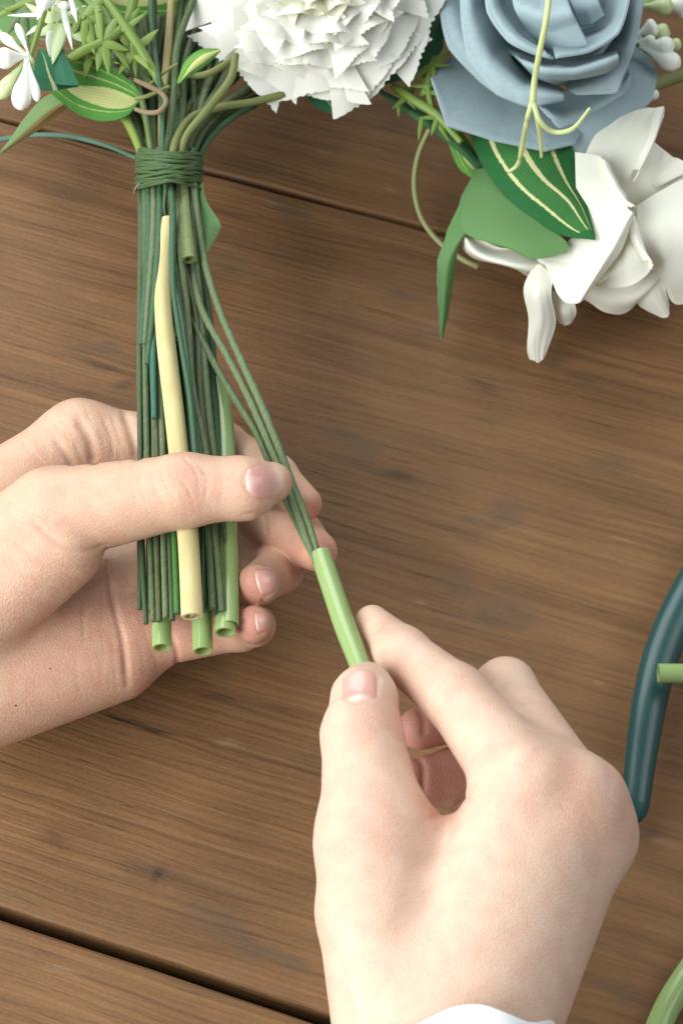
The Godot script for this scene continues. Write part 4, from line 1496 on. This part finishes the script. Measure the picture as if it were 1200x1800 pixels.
func sprigs() -> void:
	var g := "green plastic filler sprigs"
	var t := thing("green_sprig", at(200, 60, 40), "yellow green plastic sprig with pointed leaflets beside the left leaf", "sprig", g)
	put("stalk", tube(path([[120, 105, 78], [150, 88, 80], [185, 72, 80], [222, 40, 78], [240, -20, 74]]), [8, 9, 9, 9, 9], 10, 30), M.spike, t)
	put("stalk", tube(path([[170, -20, 82], [200, 20, 81], [236, 70, 78], [270, 125, 72], [290, 165, 68]]), [9, 9, 9, 8, 7], 10, 30), M.spike, t)
	for q in [[[150, 40, 84], [148, 90, 80], 12], [[172, 10, 84], [180, 72, 82], 12], [[185, 74, 81], [192, 132, 76], 13], [[200, 76, 80], [228, 122, 74], 12], [[182, 72, 80], [130, 108, 76], 8], [[215, 55, 80], [260, 20, 80], 10], [[235, 75, 78], [240, 136, 70], 12], [[150, 30, 84], [100, 30, 80], 10], [[176, 20, 84], [132, -20, 80], 11], [[140, 30, 84], [125, 70, 80], 11]]:
		spike(t, q[0], q[1], q[2], M.spike)
	for q in [[[125, 0, 86], [136, 40, 84], 9], [[110, 10, 85], [128, 88, 80], 10], [[90, 55, 82], [88, 100, 80], 14], [[70, 26, 80], [14, 27, 76], 8], [[70, 45, 80], [46, 62, 78], 8]]:
		spike(t, q[0], q[1], q[2], M.bud, "white_leaflet")
	star(t, [182, 74, 81], 5, 54, 16, M.spike, 0.4, 1)
	star(t, [212, 56, 79], 4, 50, 15, M.spike, 0.9, 2)
	star(t, [150, 30, 83], 5, 60, 18, M.spike, 0.2, 3)
	star(t, [236, 88, 75], 4, 52, 15, M.stalk, 0.7, 4)
	star(t, [108, 44, 82], 6, 62, 22, M.bud_green, 0.5, 5)
	star(t, [160, 96, 76], 4, 44, 13, M.stalk, 0.1, 6)
	star(t, [40, 20, 66], 6, 60, 15, M.stalk_dark, 0.3, 7)
	star(t, [250, 130, 66], 6, 44, 11, M.stalk_dark, 0.0, 8)
	star(t, [200, 120, 62], 6, 50, 13, M.stalk_dark, 0.5, 9)
	var s := thing("green_sprig", at(720, 170, 40), "yellow green plastic sprig between the carnation and the blue rose", "sprig", g)
	put("stalk", tube(path([[690, 150, 46], [730, 178, 48], [770, 205, 48], [810, 250, 46]]), [6, 8, 8, 6], 10, 24), M.spike, s)
	put("stalk", tube(path([[760, 100, 52], [752, 150, 50], [760, 200, 48]]), [6, 6, 5], 10, 16), M.spike, s)
	for q in [[[702, 178, 46], [700, 206, 42], 7], [[742, 208, 46], [735, 248, 42], 8], [[745, 160, 50], [790, 168, 50], 9], [[760, 200, 48], [790, 250, 46], 10], [[756, 110, 52], [780, 96, 52], 9], [[745, 150, 50], [730, 142, 48], 6], [[780, 215, 48], [812, 232, 48], 9]]:
		spike(s, q[0], q[1], q[2], M.spike)
	star(s, [716, 170, 47], 6, 34, 9, M.spike, 0.2, 11)
	star(s, [752, 150, 51], 7, 40, 10, M.spike, 0.6, 12)
	star(s, [758, 112, 52], 6, 40, 10, M.stalk, 0.3, 13)
	star(s, [770, 206, 48], 6, 38, 9, M.spike, 0.9, 14)
	var s2 := thing("green_sprig", at(60, 10, 40), "dark olive sprig stalks in the top left corner", "sprig", g)
	for q in [[[-20, 60, 60], [90, 70, 62], 9], [[-20, 40, 66], [60, -10, 68], 9], [[10, 18, 72], [80, -8, 72], 9]]:
		spike(s2, q[0], q[1], q[2], M.stalk)
	var gb := "clusters of white plastic buds"
	var b := thing("bud_cluster", at(48, 104, 60), "cluster of white plastic buds fanning out at the left edge", "buds", gb)
	put("stalk", tube(path([[-30, 30, 84], [10, 66, 86], [50, 100, 88]]), [5, 5, 5], 8, 16), M.tendril, b)
	put("stalk", tube(path([[52, 104, 88], [66, 60, 88], [78, 20, 88]]), [4.5, 5.5, 6], 8, 16), M.spike, b)
	put("stalk", tube(path([[46, 96, 88], [54, 108, 88], [58, 124, 86]]), [6, 7, 3], 8, 12), M.tendril, b)
	for q in [[[50, 98, 89], [-6, 104, 92], 19, 0], [[48, 102, 88], [0, 172, 86], 15, 1], [[48, 106, 89], [36, 190, 90], 18, 0], [[50, 106, 89], [66, 177, 90], 9, 0], [[52, 98, 89], [30, 42, 90], 7, 0], [[46, 98, 88], [2, 60, 88], 9, 0], [[70, 34, 88], [84, -22, 90], 20, 0], [[96, 10, 86], [120, 10, 88], 8, 0]]:
		bud(b, q[0], q[1], q[2], M.bud if q[3] == 0 else M.bud_green)
	var c := thing("bud_cluster", at(1140, 80, 30), "cluster of white and green plastic buds right of the blue rose", "buds", gb)
	put("stalk", tube(path([[1090, 60, 50], [1120, 78, 50], [1150, 100, 50]]), [5, 5, 4], 8, 14), M.spike, c)
	for q in [[[1118, 60, 52], [1154, 46, 54], 17, 0], [[1128, 62, 50], [1176, 58, 52], 18, 1], [[1116, 74, 54], [1150, 68, 56], 8, 0], [[1124, 80, 52], [1184, 82, 54], 17, 0], [[1160, 76, 48], [1196, 80, 48], 12, 1], [[1124, 80, 52], [1194, 116, 50], 17, 0], [[1126, 10, 52], [1182, 12, 54], 16, 1], [[1150, 0, 50], [1202, 12, 52], 14, 0], [[1120, 8, 52], [1150, -8, 52], 14, 1], [[1180, 20, 48], [1206, 24, 48], 10, 0]]:
		bud(c, q[0], q[1], q[2], M.bud if q[3] == 0 else M.bud_green)
	var e := thing("loose_bud", at(1142, 168, 20), "single small white bud peeping out beneath the blue rose", "bud")
	bud(e, [1120, 176, 30], [1155, 164, 28], 10, M.bud)
	# stalk leaving the frame at the right
	tag(put("flower_stalk", tube(path([[1120, 170, 30], [1160, 146, 28], [1230, 122, 24]]), [10, 11, 11], 10, 16), M.olive), "olive green stalk leaving the frame right of the blue rose", "stem")
	# tendrils
	var d := thing("tendril", at(940, 180, 80), "pale green forked tendril hanging over the blue rose", "tendril")
	put("main_stalk", tube(path([[966, -30, 122], [960, 30, 118], [948, 90, 108], [939, 140, 98], [936, 178, 92]]), [5.5, 5.5, 5.5, 5.5, 6.5], 8, 30), M.tendril, d)
	for q in [[[936, 176, 92], [926, 210, 86], [918, 250, 72], [910, 288, 60], [892, 303, 56]], [[936, 176, 92], [944, 210, 86], [949, 245, 74], [951, 276, 64]], [[936, 176, 92], [948, 212, 88], [972, 232, 84], [1006, 226, 86], [1036, 190, 90]]]:
		put("fork", tube(path(q), [5.5, 4.8, 4.5, 4.2, 2.6] if q.size() == 5 else [5.5, 4.8, 4.2, 2.4], 8, 24), M.tendril, d)
	var l := thing("tendril", at(740, 330, 10), "thin looping olive tendril left of the drooping leaf", "tendril")
	put("main_stalk", tube(path([[770, 206, 40], [750, 236, 34], [733, 280, 26], [728, 330, 18], [740, 382, 12], [770, 424, 10], [812, 456, 10], [840, 470, 10]]), [5, 5, 5, 5, 5, 5, 5, 5], 8, 50), M.olive_pale, l)
	

func tool_and_tubes() -> void:
	var t := thing("tool_handle", at(1140, 1240, 0), "dark teal plastic tool handle lying at the right edge", "tool")
	put("grip", tube(path([[1330, 880, 11], [1262, 960, 11], [1200, 1062, 11], [1162, 1150, 11], [1140, 1240, 11], [1126, 1330, 10], [1118, 1395, 9.5], [1116, 1420, 9], [1117, 1436, 8.5], [1119, 1446, 8]]), [34, 34, 33, 32, 31, 28, 26, 24, 18, 7], 24, 70, 0.0, 0.8), M.tool, t)
	var a := thing("plastic_tube", at(1200, 1183, 20), "short light green plastic tube lying across the teal handle", "tube", "light green plastic tubes")
	put("sleeve", tube(path([[1290, 1186, 24], [1220, 1184, 24], [1156, 1183, 24]]), [18, 17.5, 17], 20, 16, 0.16), M.tube, a)
	var b := thing("plastic_tube", at(1170, 1760, 4), "curved light green plastic tube at the bottom right corner", "tube", "light green plastic tubes")
	put("sleeve", tube(path([[1290, 1600, 6], [1224, 1690, 5.5], [1178, 1760, 5], [1152, 1820, 5], [1140, 1880, 5]]), [23, 23, 23, 23, 23], 20, 40, 0.16), M.tube, b)
	var c := thing("plastic_tube", at(600, 1070, 60), "light green plastic tube pushed onto the pulled wires between the hands", "tube", "light green plastic tubes")
	put("sleeve", tube(path([[664, 1250, 77], [648, 1210, 76], [629, 1160, 75], [605, 1098, 73.5], [582, 1030, 71.5], [563, 974, 70]]), [18, 18.5, 19, 19.5, 19, 18.5], 22, 40, 0.18), M.tube, c)
